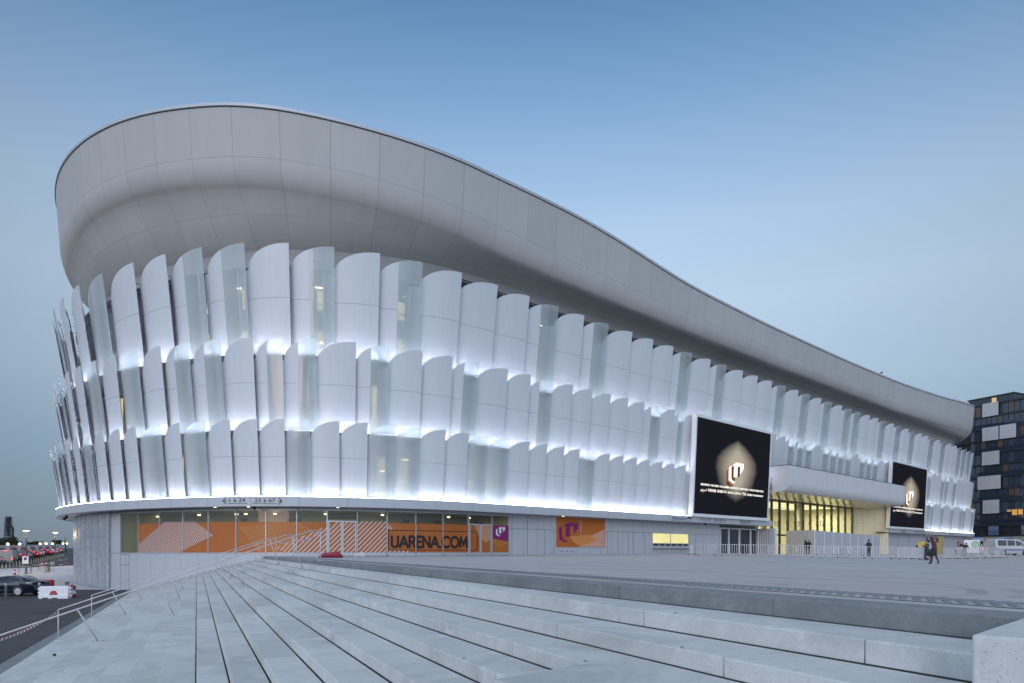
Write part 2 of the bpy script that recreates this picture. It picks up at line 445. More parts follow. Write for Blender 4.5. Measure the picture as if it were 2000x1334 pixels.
z2 = table([(-60, 27.3), (-44, 27.5), (-35, 28.0), (-27, 27.5), (-20, 26.7), (-10, 25.9), (0, 25.4), (8, 25.1), (20, 24.9), (50, 24.8), (100, 25.0), (139, 26.3)])
z3 = table([(-60, 26.4), (-40, 26.4), (-30, 26.15), (-20, 25.5), (-10, 25.2), (0, 25.35), (8, 25.4), (20, 25.3), (50, 25.2), (139, 25.7)])
z4 = table([(-60, 24.6), (-40, 24.5), (-31, 24.3), (-20, 24.05), (-12, 24.1), (-5, 24.6), (3, 25.1), (10, 25.3), (50, 25.5), (139, 26)])
SS = sspan(SL, SRt, .7)
m = MB()
prof = [(0., zr), (-.3, z1)]; vs = [0, 1]
for t in (.12, .25, .38, .5, .62, .75, .88, 1.):
    prof.append((-.3 - .8 * (1 - math.cos(t * R(68))) / (1 - math.cos(R(68))), (lambda t: lambda s: z1(s) + (z2(s) - z1(s)) * math.sin(t * R(68)) / math.sin(R(68)))(t))); vs.append(1 + t)
prof += [(-1.6, lambda s: z2(s) * .5 + z3(s) * .5 - .12), (-2.1, lambda s: z3(s) - .35), (-3.1, lambda s: z4(s) - .5), (-3.9, lambda s: z4(s) - 1.0)]; vs += [2.5, 3, 4, 5]
sweep(m, SS, prof, 0, vs)
shell = m.build('roof_shell', M['shell'], arena, smooth=True)
m = MB(); sweep(m, SS, [(-.04, lambda s: zr(s) - .12), (-.04, zr), (.09, lambda s: zr(s) + .02), (.09, lambda s: zr(s) + .24), (-.8, lambda s: zr(s) + .26), (-3.5, lambda s: zr(s) - .6)])
m.build('roof_edge', mat('roof_edge_metal', (.5, .52, .55), .4, .3), shell)
m = MB(); sweep(m, SS, [(.012, lambda s: zr(s) - .06), (.012, lambda s: zr(s) + .02)])
m.build('roof_edge_joint', M['joint'], shell)
m = MB(); ring = [fp(s, -3.4, 29.) for s in sspan(SL, SRt, 4)]; m.poly(ring); m.build('roof_deck', mat('roof_membrane', (.3, .3, .31), .9), arena)
S_GAP0, S_GAP1 = solve(1508.5, 0), solve(1738, 0)
# inner wall behind the fins (with the band under the shell)
m = MB(); sweep(m, sspan(SL, SRt, 1.), [(-2.3, lambda s: 8. if S_GAP0 - .8 < s < S_GAP1 + .5 else 3.6), (-2.3, 21.0)]); m.build('inner_wall', M['inner_wall'], arena)
m = MB(); sweep(m, sspan(SL, SRt, 1.), [(-2.3, 21.0), (-2.6, 21.01), (-3.7, 21.0), (-3.8, 25.)]); m.build('top_gutter', mat('gutter_grey', (.3, .3, .3), .7), arena)
m = MB(); sweep(m, sspan(SL, SRt, 1.), [(-1.62, 20.92), (-1.62, 21.06), (-2.4, 21.08)]); m.build('wall_coping', M['grey_frame'], arena)
m = MB()
for k in range(7): sweep(m, sspan(0, 140, 1.5), [(-3.4, 21.6 + .26 * k), (-3.55, 21.78 + .26 * k)])
m.build('louvre_band', M['dark_metal'], arena)
# where the base band is interrupted by the entrance
m = MB()
FZ0, FZ1 = 3.2, 3.93
for a, b in ((SL, S_GAP0), (S_GAP1, SRt - 12)):
    sweep(m, sspan(a, b, .8), [(-2.3, 3.90), (0, 3.90), (0, FZ0), (-.12, FZ0 - .02)])
    for s in (a, b): m.poly([fp(s, -2.3, FZ0), fp(s, 0, FZ0), fp(s, 0, 3.9), fp(s, -2.3, 3.9)])
fascia = m.build('fascia_band', M['fascia'], arena)
m = MB()
for a, b in ((SL, S_GAP0), (S_GAP1, SRt - 12)): sweep(m, sspan(a, b, .8), [(-.1, FZ0 + .006), (-2.6, FZ0 + .01)])
m.build('soffit', M['soffit'], arena)
# ledges that carry the second and third tier, and the light strips
RW = [dict(zb=3.93, zt=9.4, w=-.32, lean=.10, W=2.08, D=.75), dict(zb=8.72, zt=15.3, w=-.75, lean=.11, W=2.68, D=.9), dict(zb=14.25, zt=22.1, w=-1.05, lean=.12, W=3.56, D=1.2)]
SCR = [(1355., 1507.), (1738., 1811.)]
s_s0, s_s1 = solve(1353, .3), solve(1506, .3)
s_t0, s_t1 = solve(1737, .3), solve(1811, .3)
for k, r in enumerate(RW):
    rngs = [(SL, SRt - 10)]
    if k == 0: rngs = [(SL, s_s0 - .2), (s_t1 + .2, SRt - 12)]
    for a, b in rngs:
        if k:
            m = MB(); sweep(m, sspan(a, b, 1.), [(-2.3, r['zb'] - .2), (r['w'] + .1, r['zb'] - .12), (r['w'] + .52, r['zb'] - .08), (r['w'] + .52, r['zb'] - .03), (-2.3, r['zb'] - .02)])
            led = m.build('ledge', M['grey_frame'], arena)
        par = led if k else fascia
        wo = r['w'] + (.36 if k else .28)
        zs = r['zb'] - .005 if k else 3.915
        m = MB(); sweep(m, sspan(a, b, 2.), [(wo - .045, zs), (wo + .045, zs + .002)]); m.build('light_strip', M['led'], par)
        m = MB(); sweep(m, sspan(a, b, 2.), [(-1.75, zs + .02), (-1.68, zs + .022)]); m.build('light_strip', M['led_soft'], par)

hidden_fins = MB()
def fin(k, sR, W, kind, zb=None, big=True):
    r = RW[k]; zb = r['zb'] if zb is None else zb; zt = r['zt']
    lean = r['lean'] + .05 * min(1., max(0., (-30 - sR) / 14.))
    nz = 5 if big else 3
    kind = 'W' if kind == 'H' else kind
    cut = {'W': 99, 'G': .40, 'F': -1}[kind]
    # columns across the fin: a tail tucked behind the neighbour, then the part with the quarter-round top
    nq = 12 if big else 8
    US = [-.26, -.13] + [-.0] + [1 - math.cos(math.pi / 2 * (q / nq) ** 1.15) for q in range(1, nq + 1)]; nf = len(US) - 1
    drop = (1.3, 1.5, 1.65)[k]
    m = MB(); th = .05
    def pt(i, j, inn):
        v_ = US[i]; f_ = (v_ + .26) / 1.26; sn = math.sqrt(max(0., 1 - (1 - f_) ** 2))
        u = sR - W * (1 - v_); dw = -r['D'] + r['D'] * sn
        top_ = 1 - math.sqrt(max(0., 1 - (1 - max(0., v_)) ** 2)) if v_ > 0 else 1.
        ztop = zt - drop * top_; z = zb + (ztop - zb) * j / nz; ph = math.acos(max(-1, min(1, 1 - f_)))
        wv = r['w'] + dw + lean * (z - r['zb'])
        if inn: wv -= th * math.sin(ph); u += th * math.cos(ph)
        return fp(u, wv, z), (v_, (z - r['zb']) / (zt - r['zb']))
    pts = []; uvs = []
    for inn in (0, 1):
        for i in range(nf + 1):
            for j in range(nz + 1):
                p, u = pt(i, j, inn); pts.append(p); uvs.append(u)
    S = (nf + 1) * (nz + 1); ix = lambda i, j, q: q * S + i * (nz + 1) + j
    def mi(i):
        a = (US[i] + US[i + 1]) / 2
        if kind == 'W': return 0
        if kind == 'F': return 1
        if kind == 'G': return 0 if a < cut else 1
        return 0
    F = []; mm = []
    for i in range(nf):
        for j in range(nz):
            F.append((ix(i, j, 0), ix(i + 1, j, 0), ix(i + 1, j + 1, 0), ix(i, j + 1, 0))); mm.append(mi(i))
            F.append((ix(i, j, 1), ix(i, j + 1, 1), ix(i + 1, j + 1, 1), ix(i + 1, j, 1))); mm.append(mi(i))
        F.append((ix(i, nz, 0), ix(i + 1, nz, 0), ix(i + 1, nz, 1), ix(i, nz, 1))); mm.append(mi(i))
        F.append((ix(i, 0, 0), ix(i, 0, 1), ix(i + 1, 0, 1), ix(i + 1, 0, 0))); mm.append(mi(i))
    for j in range(nz):
        F.append((ix(nf, j, 0), ix(nf, j, 1), ix(nf, j + 1, 1), ix(nf, j + 1, 0))); mm.append(mi(nf - 1))
        F.append((ix(0, j, 0), ix(0, j + 1, 0), ix(0, j + 1, 1), ix(0, j, 1))); mm.append(mi(0))
    if kind == 'W' and (sR < -53 or sR > 142): hidden_fins.add(pts, F, 0, uvs); return None
    m.add(pts, F, mm, uvs)
    gm = M['fin_frit'] if kind == 'F' else M['fin_glass']
    nm = 'glass_fin' if kind in 'GF' else 'metal_fin'
    o = m.build(nm, [M['fin'], gm] if kind != 'W' else [M['fin']], arena, smooth=False)
    for p in o.data.polygons: p.use_smooth = True
    o.data.polygons.foreach_set('use_smooth', [True] * len(o.data.polygons))
    md = o.modifiers.new('edges', 'EDGE_SPLIT'); md.split_angle = R(50)
    # the steel post and its clamps behind glass fins and on the open left flank
    if kind in 'GF' or sR < -24:
        m = MB(); u = sR - .24 * W; wi = r['w'] - .42
        p = lambda z, d=0., e=0.: fp(u + e, wi + d + lean * (z - r['zb']), z)
        top = zt - .55
        m.tube([p(zb - .1), p(top - 1.2), p(top - .2, .12, -.12)], .055, 6)
        nb = 4 if k < 2 else 5
        for q in range(nb):
            z = zb + .35 + (top - zb - .9) * q / (nb - 1)
            m.tube([p(z), p(z, .34, -.25 * W)], .022, 4); m.tube([p(z), p(z, .40, .16 * W)], .022, 4)
            m.tube([p(z), p(z, -1.45, 0)], .03, 4)
        m.build('fin_post', M['steel'], o)
    return o

def sequence(edges, k, s_end, w_top, tail, stop=None):
    """[(s, width, kind)] from traced right edges, continued to both sides at the tier's own spacing"""
    out = []; prev = None; W0 = RW[k]['W']
    first = solve(edges[0][0], w_top)
    s = first; i = 0; left = []
    pat = 'WFWWGWFWGW'
    while s - W0 > -62:
        s -= W0 * (1.13 if k == 2 else 1.04); left.append((s, pat[i % 10])); i += 1
    allv = [(a, b) for a, b in reversed(left)] + [(solve(x, w_top), kd) for x, kd in edges]
    s = allv[-1][0]; i = 0
    while s + W0 < s_end:
        s += W0 * 1.03; allv.append((s, tail[i % len(tail)])); i += 1
    res = []
    for j, (s, kd) in enumerate(allv):
        Wd = s - allv[j - 1][0] if j else W0
        res.append((s, min(Wd, W0 * 1.35), kd))
    return res
def pairs(t): return [(float(a[:-1]), a[-1]) for a in t.split()]
T3 = sequence(pairs('155W 198F 257W 320W 391G 475G 563W 653G 743W 827G 904H 974W 1036W 1093G 1143H 1191G 1237H 1278W 1317W 1354G 1390H 1421G 1453W 1482W 1510W 1537G'), 2, 147, 0., 'WGWGWGGWWGWGWGWWGWGWWGGG')
T2 = sequence(pairs('271F 316W 371G 432G 495W 552G 618G 695W 760G 824H 883W 934G 990H 1035W 1078G 1117H 1155W 1191W 1225W 1257W 1290G 1317H 1335G 1353H'), 1, 146, -.2, 'WWWWWWWWGGGWGGGGWGGGWWGGWWGWGGWWGGWGWW')
T1 = sequence(pairs('240W 272W 320F 357W 405F 453W 505W 557W 606F 663W 717W 770F 818F 867H 911W 949F 990F 1030H 1064W 1098W 1128W 1158F 1187H 1213W 1240W 1265W 1290W 1313W 1336W 1352F'), 0, 145, -.1, 'WFWWFWWFFW')
nw = 0; ng = 0
wins = []; far_fins = 0
for k, T in ((0, T1), (1, T2), (2, T3)):
    for s, Wd, kd in T:
        zb = None
        if k == 0 and s > s_s0 + 1.6 and s - Wd < s_t1 - .2: continue
        if k == 1 and s > s_s0 + 1.9 and s < s_s1 - .2: continue
        if k == 1 and s > s_t0 + 1.9 and s < s_t1 - .2: continue
        if k == 1 and s_s1 < s < s_t0: zb = 7.4
        big = s < 60
        fin(k, s, Wd, kd, zb, big)
        if kd in 'GF' and s > -34: wins.append((k, s, Wd))
o = hidden_fins.build('metal_fins', M['fin'], arena); o['kind'] = 'stuff'
M['warm_window'] = emis('warm_lit_window', (.66, .52, .25), 1.15 * K)
M['amber_window'] = emis('amber_lit_window', (.62, .40, .2), 1.05 * K)
M['pale_window'] = emis('pale_lit_window', (.72, .62, .33), 1.25 * K)
nwin = 0
def lit_window(s, z0, z1, wd, mm):
    m = MB(); sbox(m, s - wd / 2 - .07, s + wd / 2 + .07, -2.3, -2.22, z0 - .07, z1 + .07); sbox(m, s - wd / 2, s + wd / 2, -2.22, -2.17, z0 + (z1 - z0) * .3, z0 + (z1 - z0) * .3 + .09); fr = m.build('lit_window', M['grey_frame'], arena)
    m = MB(); m.poly([fp(s - wd / 2, -2.21, z0), fp(s + wd / 2, -2.21, z0), fp(s + wd / 2, -2.21, z1), fp(s - wd / 2, -2.21, z1)]); m.build('pane', mm, fr)
for k, s, Wd in wins:
    c = s - .42 * Wd + .5; mm = rng.choice([M['warm_window'], M['amber_window'], M['pale_window']])
    if k == 2:
        lit_window(c, 14.7, 16.5, .95, mm)
        if s < 45: lit_window(c, 18.1, 19.5, .95, rng.choice([M['warm_window'], M['pale_window']]))
    elif k == 1 and rng.random() < .75: lit_window(c, 9.6, 12.7, .75, mm)
    elif k == 0: lit_window(c - .1, 4.6, 7.3, .7, M['pale_window'] if rng.random() < .7 else M['warm_window'])
# bare fluorescent tubes and lamps glimpsed through the glass
def tube_lamp(x, y, ln, k=None):
    s, z = sz(x, y, -2.0); m = MB(); sbox(m, s - ln / 2, s + ln / 2, -2.06, -1.98, z - .045, z + .045); m.build('tube_lamp', M['lamp_white'], arena)
for x, y, ln in ((627, 562, .95), (628, 670, .25), (467, 563, .35), (790, 898, .75), (746, 920, .4), (783, 940, .8), (917, 902, .4), (917, 921, .5), (917, 941, .4), (742, 804, .25), (911, 774, .2), (576, 810, .15), (1057, 636, .3)): tube_lamp(x, y, ln)

# ------------------------------------------------------------------ ground, plaza, stairs (p = across the steps, t = along them)
TH = math.atan((384 - 1000) / FPX); CT, ST = math.cos(TH), math.sin(TH)
def pt2(p, t): return (p * CT + t * ST, -p * ST + t * CT)
def PT(p, t, z): x, y = pt2(p, t); return (x, y, z)
def toPT(x, y): return (x * CT - y * ST, x * ST + y * CT)
PK, ZK = 4.46, -.40
def plaza_z(p, t):
    q = max(0., p - PK); f = max(-.0114, min(0., -.0114 + (t - 27) * .00038)); b = .0022 * max(0., min(1., (t - 46) / 8))
    return ZK + f * min(q, 60) + b * min(q, 22) - .004 * max(0, q - 45)
def plaza_xy(x, y): return plaza_z(*toPT(x, y))
def ground_hit(xp, yp, fn):
    Y = 60.
    for _ in range(60):
        z = fn((xp - 1000) / FPX * Y, Y); Y = .5 * Y + .5 * (FPX * -z / (yp - YH))
    return ((xp - 1000) / FPX * Y, Y, fn((xp - 1000) / FPX * Y, Y))
def street_z(x, y):
    a = max(0., min(1., (y - 52) / 12.)); return -3.15 + .0205 * max(0., min(y, 175) - 58) * a

m = mat('asphalt', (.05, .05, .052), .85); n = N(m); p = n.pos()
f = n.noise(p, .35, 8, .7, .6); g = n.noise(p, 60, 2)
n.base(n.mix(n.mapr(n.math('ADD', n.math('MULTIPLY', f, .7), n.math('MULTIPLY', g, .3)), .35, .65, 0, 1), (.036, .037, .04), (.075, .076, .08))); n.bump(g, .4, .01)
M['asphalt'] = m
m = mat('pale_pavement', (.45, .44, .43), .85); n = N(m); p = n.pos()
f = n.noise(p, .5, 7, .65); n.base(n.mix(n.mapr(f, .3, .7, 0, 1), (.55, .525, .52), (.66, .635, .63))); M['pavement'] = m
m = mat('plaza_paving', (.32, .31, .31), .7); n = N(m); p = n.pos()
f = n.noise(n.scaled(p, .35, 1., 1), .35, 7, .65, .8); g = n.noise(p, 3, 6, .7); big = n.noise(n.scaled(p, .5, 1., 1), .09, 3, .5)
c = n.mix(n.mapr(n.math('ADD', n.math('MULTIPLY', f, .6), n.math('MULTIPLY', g, .4)), .36, .64, 0, 1), (.375, .365, .368), (.50, .495, .50))
c = n.mix(n.mapr(big, .44, .6, 0, .6), c, (.475, .395, .37))
# tyre scuffs: faint rings
v = n.new('ShaderNodeTexVoronoi', feature='F1'); v.inputs['Scale'].default_value = .16; n.link(p, v.inputs['Vector'])
ring = n.math('MAXIMUM', n.line(v.outputs['Distance'], .31, .03, .2), n.line(v.outputs['Distance'], .31, .03, .42))
c = n.mix(n.math('MULTIPLY', ring, n.mapr(n.noise(p, .5, 3), .45, .62, 0, .55)), c, (.16, .155, .16))
n.base(c); n.bump(g, .1, .004); M['plaza'] = m

# wide ground (reaches the horizon), street, pale pavement
m = MB(); m.quad((-3000, -300, -3.6), (3000, -300, -3.6), (3000, 175, -3.6), (-3000, 175, -3.6)); m.quad((-3000, 175, -3.6), (3000, 175, -3.6), (3000, 4000, -3.6), (-3000, 4000, -3.6))
struct(m.build('ground', noisy('far_ground', (.05, .055, .05), (.09, .09, .08), .02)))
m = MB()
ys = [-40, -10, 10, 20, 30, 40, 50, 54, 58, 62, 66, 72, 80, 90, 100, 110, 130, 150, 175, 230, 400]; xs = [-320, -160, -90, -60, -30, 0, 20]
def grid(m, xs, ys, fn, dz=0.):
    P_ = [(x, y, fn(x, y) + dz) for y in ys for x in xs]; k = len(xs)
    m.add(P_, [(j * k + i, j * k + i + 1, (j + 1) * k + i + 1, (j + 1) * k + i) for j in range(len(ys) - 1) for i in range(k - 1)])
grid(m, xs, ys, street_z); struct(m.build('street', M['asphalt'], smooth=True))
m = MB(); zs = []
# pale pavement beyond the turning lane, between the street and the arena
ln = [(-160, 61), (-75, 57.5), (-46, 55.5), (-36, 54), (-20, 53)]
fn_ = lambda x: float(np.interp(x, [a for a, b in ln], [b for a, b in ln]))
xs = [-70, -60, -52, -46, -40, -36, -30, -24]
far = lambda x: float(np.interp(x, [-74, -66, -62, -60, -40], [84, 97, 112, 126, 150]))
pts = []; F = []
nyy = 12
for i, x in enumerate(xs):
    for j in range(nyy + 1):
        y = fn_(x) + (far(x) - fn_(x)) * j / nyy; pts.append((x, y, street_z(x, y) + (.012 if j else -.02)))
for i in range(len(xs) - 1):
    for j in range(nyy): F.append((i * (nyy + 1) + j, (i + 1) * (nyy + 1) + j, (i + 1) * (nyy + 1) + j + 1, i * (nyy + 1) + j + 1))
m.add(pts, F); struct(m.build('pavement', M['pavement'], smooth=True))
# plaza
m = MB()
ps = [PK + .42, 6.3, 8, 11, 15, 20, 26, 33, 41, 50, 60, 72, 86, 105, 140, 200, 320]; ts = [-140, -60, -30, -14, -6, 0, 6, 12, 18, 24, 27, 31, 36, 41, 46, 50, 54, 58, 64, 72, 85, 110, 150, 230]
P_ = [PT(p, t, plaza_z(p, t)) for t in ts for p in ps]; k = len(ps)
m.add(P_, [(j * k + i, j * k + i + 1, (j + 1) * k + i + 1, (j + 1) * k + i) for j in range(len(ts) - 1) for i in range(k - 1)])
struct(m.build('plaza', M['plaza'], smooth=True))
# tactile paving: two rows of raised slanting ribs
def rib_row(m, p0, p1, ang, t0, t1, step):
    t = t0
    while t < t1:
        x, y = pt2((p0 + p1) / 2, t); L = (p1 - p0) / abs(math.cos(ang)) * .5
        pc = (p0 + p1) / 2
        a = PT(pc - math.cos(ang) * L, t - math.sin(ang) * L, 0); b = PT(pc + math.cos(ang) * L, t + math.sin(ang) * L, 0)
        z = plaza_z(pc, t); d = Vector(b) - Vector(a); nrm = Vector((-d.y, d.x, 0)).normalized() * .045
        m.obox(Vector(a) + Vector((0, 0, z - .004)) - nrm / 2, d, nrm, (0, 0, .016))
        t += step
m = MB(); rib_row(m, PK + .86, PK + 1.12, R(38), -4, 50, .125); rib_row(m, PK + 1.17, PK + 1.43, R(-38), -4, 50, .125)
struct(m.build('tactile_paving', mat('tactile_ribs', (.19, .20, .23), .6)))
m = MB(); tt = [-6 + 2 * i for i in range(30)]
for a, b in zip(tt, tt[1:]):
    m.quad(PT(PK + .8, a, plaza_z(PK + .8, a) + .005), PT(PK + 1.5, a, plaza_z(PK + 1.5, a) + .005), PT(PK + 1.5, b, plaza_z(PK + 1.5, b) + .005), PT(PK + .8, b, plaza_z(PK + .8, b) + .005))
struct(m.build('tactile_strip', concrete('tactile_base', (.42, .42, .43), (.5, .5, .51), 0)))

# the staircase: rows of concrete blocks, open joints between them
HP = [(.56, 3.84), (.72, 3.24), (.862, 2.71), (1.0, 2.22), (1.144, 1.72), (1.28, 1.25), (1.42, .80), (1.55, .39), (1.68, 0.)]
for k in range(1, 10): HP.append((1.68 + .1633 * k - (.014 if k == 9 else 0), -.504 * k))
stairs = thing('staircase', 'wide pale concrete staircase fanning down from the plaza to the asphalt street', 'stairs', (*pt2(0, 20), -3.15))
TFAR = 62.
r2 = random.Random(3)
def block(m, p0, p1, t0, t1, z0, z1, ch=.012, mi=0, foot=None):
    """one block with a chamfered front edge; a hair of unevenness"""
    z1 += r2.uniform(-.0015, .0015); p0 += r2.uniform(-.002, .002)
    prof = ([(p0, z0)] if foot is None else [(p0 + .03, z0), (p0 + .03, foot), (p0, foot)]) + [(p0, z1 - ch), (p0 + ch * .35, z1 - ch * .35), (p0 + ch, z1), (p1, z1), (p1, z0)]
    a = [PT(p, t0, z) for p, z in prof]; b = [PT(p, t1, z) for p, z in prof]; k = len(prof)
    m.add(a + b, [(i, (i + 1) % k, k + (i + 1) % k, k + i) for i in range(k)] + [tuple(reversed(range(k))), tuple(range(k, 2 * k))], mi)
for i, (h, p) in enumerate(HP):
    pn = PK if i == 0 else HP[i - 1][1]; hn = HP[i + 1][0] if i + 1 < len(HP) else h + .2
    m = MB(); t = -7. + r2.uniform(0, 1.5); L = 2.35 if i < 4 else 1.9
    while t < TFAR:
        l2 = L * (1 if r2.random() < .8 else .55)
        block(m, p, pn - .02, t, t + l2 - .013, -hn - .04, -h, foot=-hn + .009)
        t += l2
    m.build('step', M['step'], stairs)
m = MB()      # dark bedding seen in the joints
prof = [(PK + .3, ZK - .05)] + [q for i, (h, p) in enumerate(HP) for q in ((HP[i - 1][1] if i else PK + .02, -h - .022), (p + .02, -h - .022))]
a = [PT(p, -8, z) for p, z in prof]; b = [PT(p, TFAR + 1, z) for p, z in prof]; k = len(prof)
m.add(a + b, [(i, i + 1, k + i + 1, k + i) for i in range(k - 1)]); m.build('bedding', M['joint'], stairs)
m = MB(); t = -7.3
while t < TFAR:
    block(m, PK, PK + .43, t, t + 2.32, -.60, ZK, .01, foot=-.56 + .008); t += 2.33
m.build('kerb', M['granite'], stairs, label='speckled grey granite kerb along the top of the stairs')
m = MB(); t = -8
while t < TFAR:   # flush granite edging at the foot of the stairs
    m.obox(PT(-.504 * 9 - .4, t, -3.2), Vector(PT(.4, 0, 0)) - Vector(PT(0, 0, 0)), Vector(PT(0, 1.98, 0)) - Vector(PT(0, 0, 0)), (0, 0, .06)); t += 2
m.build('edging', M['granite'], stairs)
# landing slab and cheek block, set square to the arena
U46 = Vector((math.sin(R(46.3)), math.cos(R(46.3)), 0)); V46 = Vector((math.cos(R(46.3)), -math.sin(R(46.3)), 0))
def to_p(v, P0, dirv, ptar):
    p0 = toPT(P0.x, P0.y)[0]; dp = toPT(dirv.x, dirv.y)[0]; return P0 + dirv * ((ptar - p0) / dp)
C0 = Vector((-.13, 4.56, -.859)); C1 = to_p(0, C0, U46, 3.226); C2 = to_p(0, C0, V46, 3.226)
m = MB(); m.prism([C0, C1, C2], (0, 0, -.55)); o = m.build('landing_slab', M['slab'], stairs, bevel=.012)
m = MB(); A_ = Vector((2.12, 3.15, -.385)); m.prism([A_, A_ + U46 * 7.5, A_ + U46 * 7.5 + V46 * 4, A_ + V46 * 4], (0, 0, -.9)); m.build('cheek_block', M['slab'], stairs, bevel=.015)

# handrails
def handrail(k):
    ox, oy = -3.57 * k, 7.7 * k
    B = lambda l, z: Vector((-11.4 + .37 * l + ox, 18.8 + .93 * l + oy, z)); zb = lambda l: -1.56 + .2444 * (l + .6)
    lab = ['white tubular handrail nearest the camera, running down the stairs', 'second white handrail down the stairs, the middle of three', 'farthest of the three white handrails, beside the arena wall'][k]
    t = thing('handrail', lab, 'handrail', tuple(B(5, -1.5)), 0, 'handrails down the wide stairs')
    m = MB(); m.tube([B(-2.68, zb(-2.68)), B(9.05, zb(9.05)), B(9.7, .82)], .021, 8); m.build('rail', M['white_steel'], t, smooth=True)
    def stair_z(l):
        b = B(l, 0); p = toPT(b.x, b.y)[0]
        for h, pp in HP:
            if p >= pp: return -h if p < PK else plaza_z(p, 30)
        return -3.15
    for l, top in ((0., -.6), (2.52, 1.95), (5.47, 4.85), (8.6, 7.95)):
        z0 = stair_z(l); m = MB(); m.tube([B(l, z0), B(top, zb(top))], .02, 8); po = m.build('post', M['white_steel'], t, smooth=True)
        m = MB(); c = B(l, z0 + .007); m.box(c, (.34, .12, .012), R(20)); m.build('base_plate', M['white_steel'], po)
        m = MB()
        for e in (-.11, .11): m.lathe(B(l, z0 + .013) + Vector((e, e * .35, 0)), [(.018, 0), (.018, .02), (0, .022)], 6)
        m.build('anchor_bolt', M['dark_metal'], po)
    for l in (-2.68, 9.7):
        z0 = stair_z(l); m = MB(); m.tube([B(l, z0), B(l, zb(l) if l < 0 else .82)], .02, 8); po = m.build('post', M['white_steel'], t, smooth=True)
        m = MB(); m.box(B(l, z0 + .006), (.2, .14, .012)); m.build('base_plate', M['white_steel'], po)
    return B, zb
for k in range(3): BZ = handrail(k)
# red and white tape tied between the rails
def tape(a, b, sag, lab, w=.07):
    m = MB(); n_ = 40; a, b = Vector(a), Vector(b); pr = None
    for i in range(n_ + 1):
        t = i / n_; p = a.lerp(b, t) - Vector((0, 0, sag * 4 * t * (1 - t))); tw = math.sin(t * 9) * .6
        up = Vector((math.sin(tw) * .5, math.sin(tw) * .3, math.cos(tw))) * w
        if pr: m.prism([pr[0], p, p + up, pr[1]], (.002, .002, 0), i % 2)
        pr = (p, p + up)
    tag(m.build('barrier_tape', [M['red'], M['white']]), lab, 'tape', 'red and white tape on the handrails')
rail = lambda k, l, z: (-11.4 + .37 * l - 3.57 * k, 18.8 + .93 * l + 7.7 * k, z)
tape(rail(1, -2.68, -2.13), rail(0, -2.68, -2.2), .12, 'striped tape tied between the lower ends of two handrails')
tape(rail(1, 9.7, .62), rail(0, 9.7, .74), .2, 'striped tape tied between the upper ends of two handrails')
tape(rail(2, 9.7, .62), rail(1, 9.7, .60), .2, 'striped tape sagging between the two farther handrail tops')

# ------------------------------------------------------------------ the arena's ground floor
WW = -1.5
GZ = -.42
def wpoly(m, pts, w_, mi=0, sub=None):
    """polygon given in facade coordinates (s, z), laid w_ outward"""
    m.poly([fp(s, w_, z) for s, z in pts], mi)
def pxs(pts, w_=WW): return [sz(x, y, w_) for x, y in pts]
s_w0, s_w1 = solve(236, WW), solve(993.5, WW)
ZT, ZS, ZV = 3.08, -.19, 2.14            # glass head, sill, top of the orange film
# solid cladding left, below and right of the shop window
m = MB(); sweep(m, sspan(solve(216, WW), s_w0, .8), [(WW, 3.2), (WW, ZS)]); sweep(m, sspan(solve(216, WW), solve(640, WW), .8), [(WW, ZS), (WW, -3.4)])
sweep(m, sspan(s_w0, s_w1, .8), [(WW, 3.2), (WW, ZT)])
s_door32 = solve(1405, WW)
sweep(m, sspan(s_w1, s_door32, 1.), [(WW, 3.2), (WW, 2.0), (WW, -1.2)])
base = m.build('base_cladding', M['base_panel'], arena)
m = MB(); sbox(m, s_w1 + .02, s_door32, WW, WW + .006, 1.93, 1.96); sbox(m, solve(217, WW), solve(236, WW), WW, WW + .006, -.2, -.17)
for x in (1000, 1030, 1064, 1082, 1187, 1207, 1227, 1237, 1259, 1358, 1373): sbox(m, solve(x, WW) - .018, solve(x, WW) + .018, WW, WW + .005, -.9, 1.93 if x not in (1000, 1030) else 3.1)
for x0, y0, x1, y1 in ((235, 1103, 252, 1157), (235, 1083, 252, 1103)):
    a, za = sz(x0, y0, WW); b, zb_ = sz(x1, y1, WW)
    for q in (a, b): sbox(m, q - .015, q + .015, WW, WW + .005, zb_, za)
    sbox(m, a, b, WW, WW + .005, za - .015, za + .015)
m.build('panel_joint', M['joint'], base)
m = MB(); sbox(m, solve(760, WW), solve(1405, WW), WW, WW + .02, -.62, -.36, 1.2); m.build('skirting', M['grey_frame'], base)
# perforated metal cladding round the corner
def perforated():
    m = mat('perforated_metal', (.5, .5, .52), .3, .4); n = N(m); uv = n.uv()
    v = n.new('ShaderNodeTexVoronoi'); v.inputs['Scale'].default_value = 1; v.inputs['Randomness'].default_value = .25; n.link(n.scaled(uv, 9, 9, 1), v.inputs['Vector'])
    u, w_, _ = n.sep(uv)
    patch = n.noise(n.scaled(uv, .9, .35, 1), 1., 1)
    hole = n.math('MULTIPLY', n.math('LESS_THAN', v.outputs['Distance'], .40), n.mapr(patch, .42, .5, .25, .8))
    n.base(n.mix(hole, n.mix(n.noise(uv, .7, 3), (.50, .50, .53), (.62, .62, .66)), (.26, .26, .29)))
    n.rough(n.mapr(n.noise(uv, 2.5, 3), .3, .7, .22, .42)); return m
m = MB(); sweep(m, sspan(-75, solve(216, WW) - .02, .8), [(WW + .08, 3.17), (WW + .08, -3.05)]); pm = m.build('perforated_cladding', perforated(), arena)
m = MB(); sx = [solve(x, WW + .1) for x in (150.5, 157, 167, 179, 191, 205, 215.5)]
for s in sx: sbox(m, s - .02, s + .02, WW + .09, WW + .115, -3.0, 3.1)
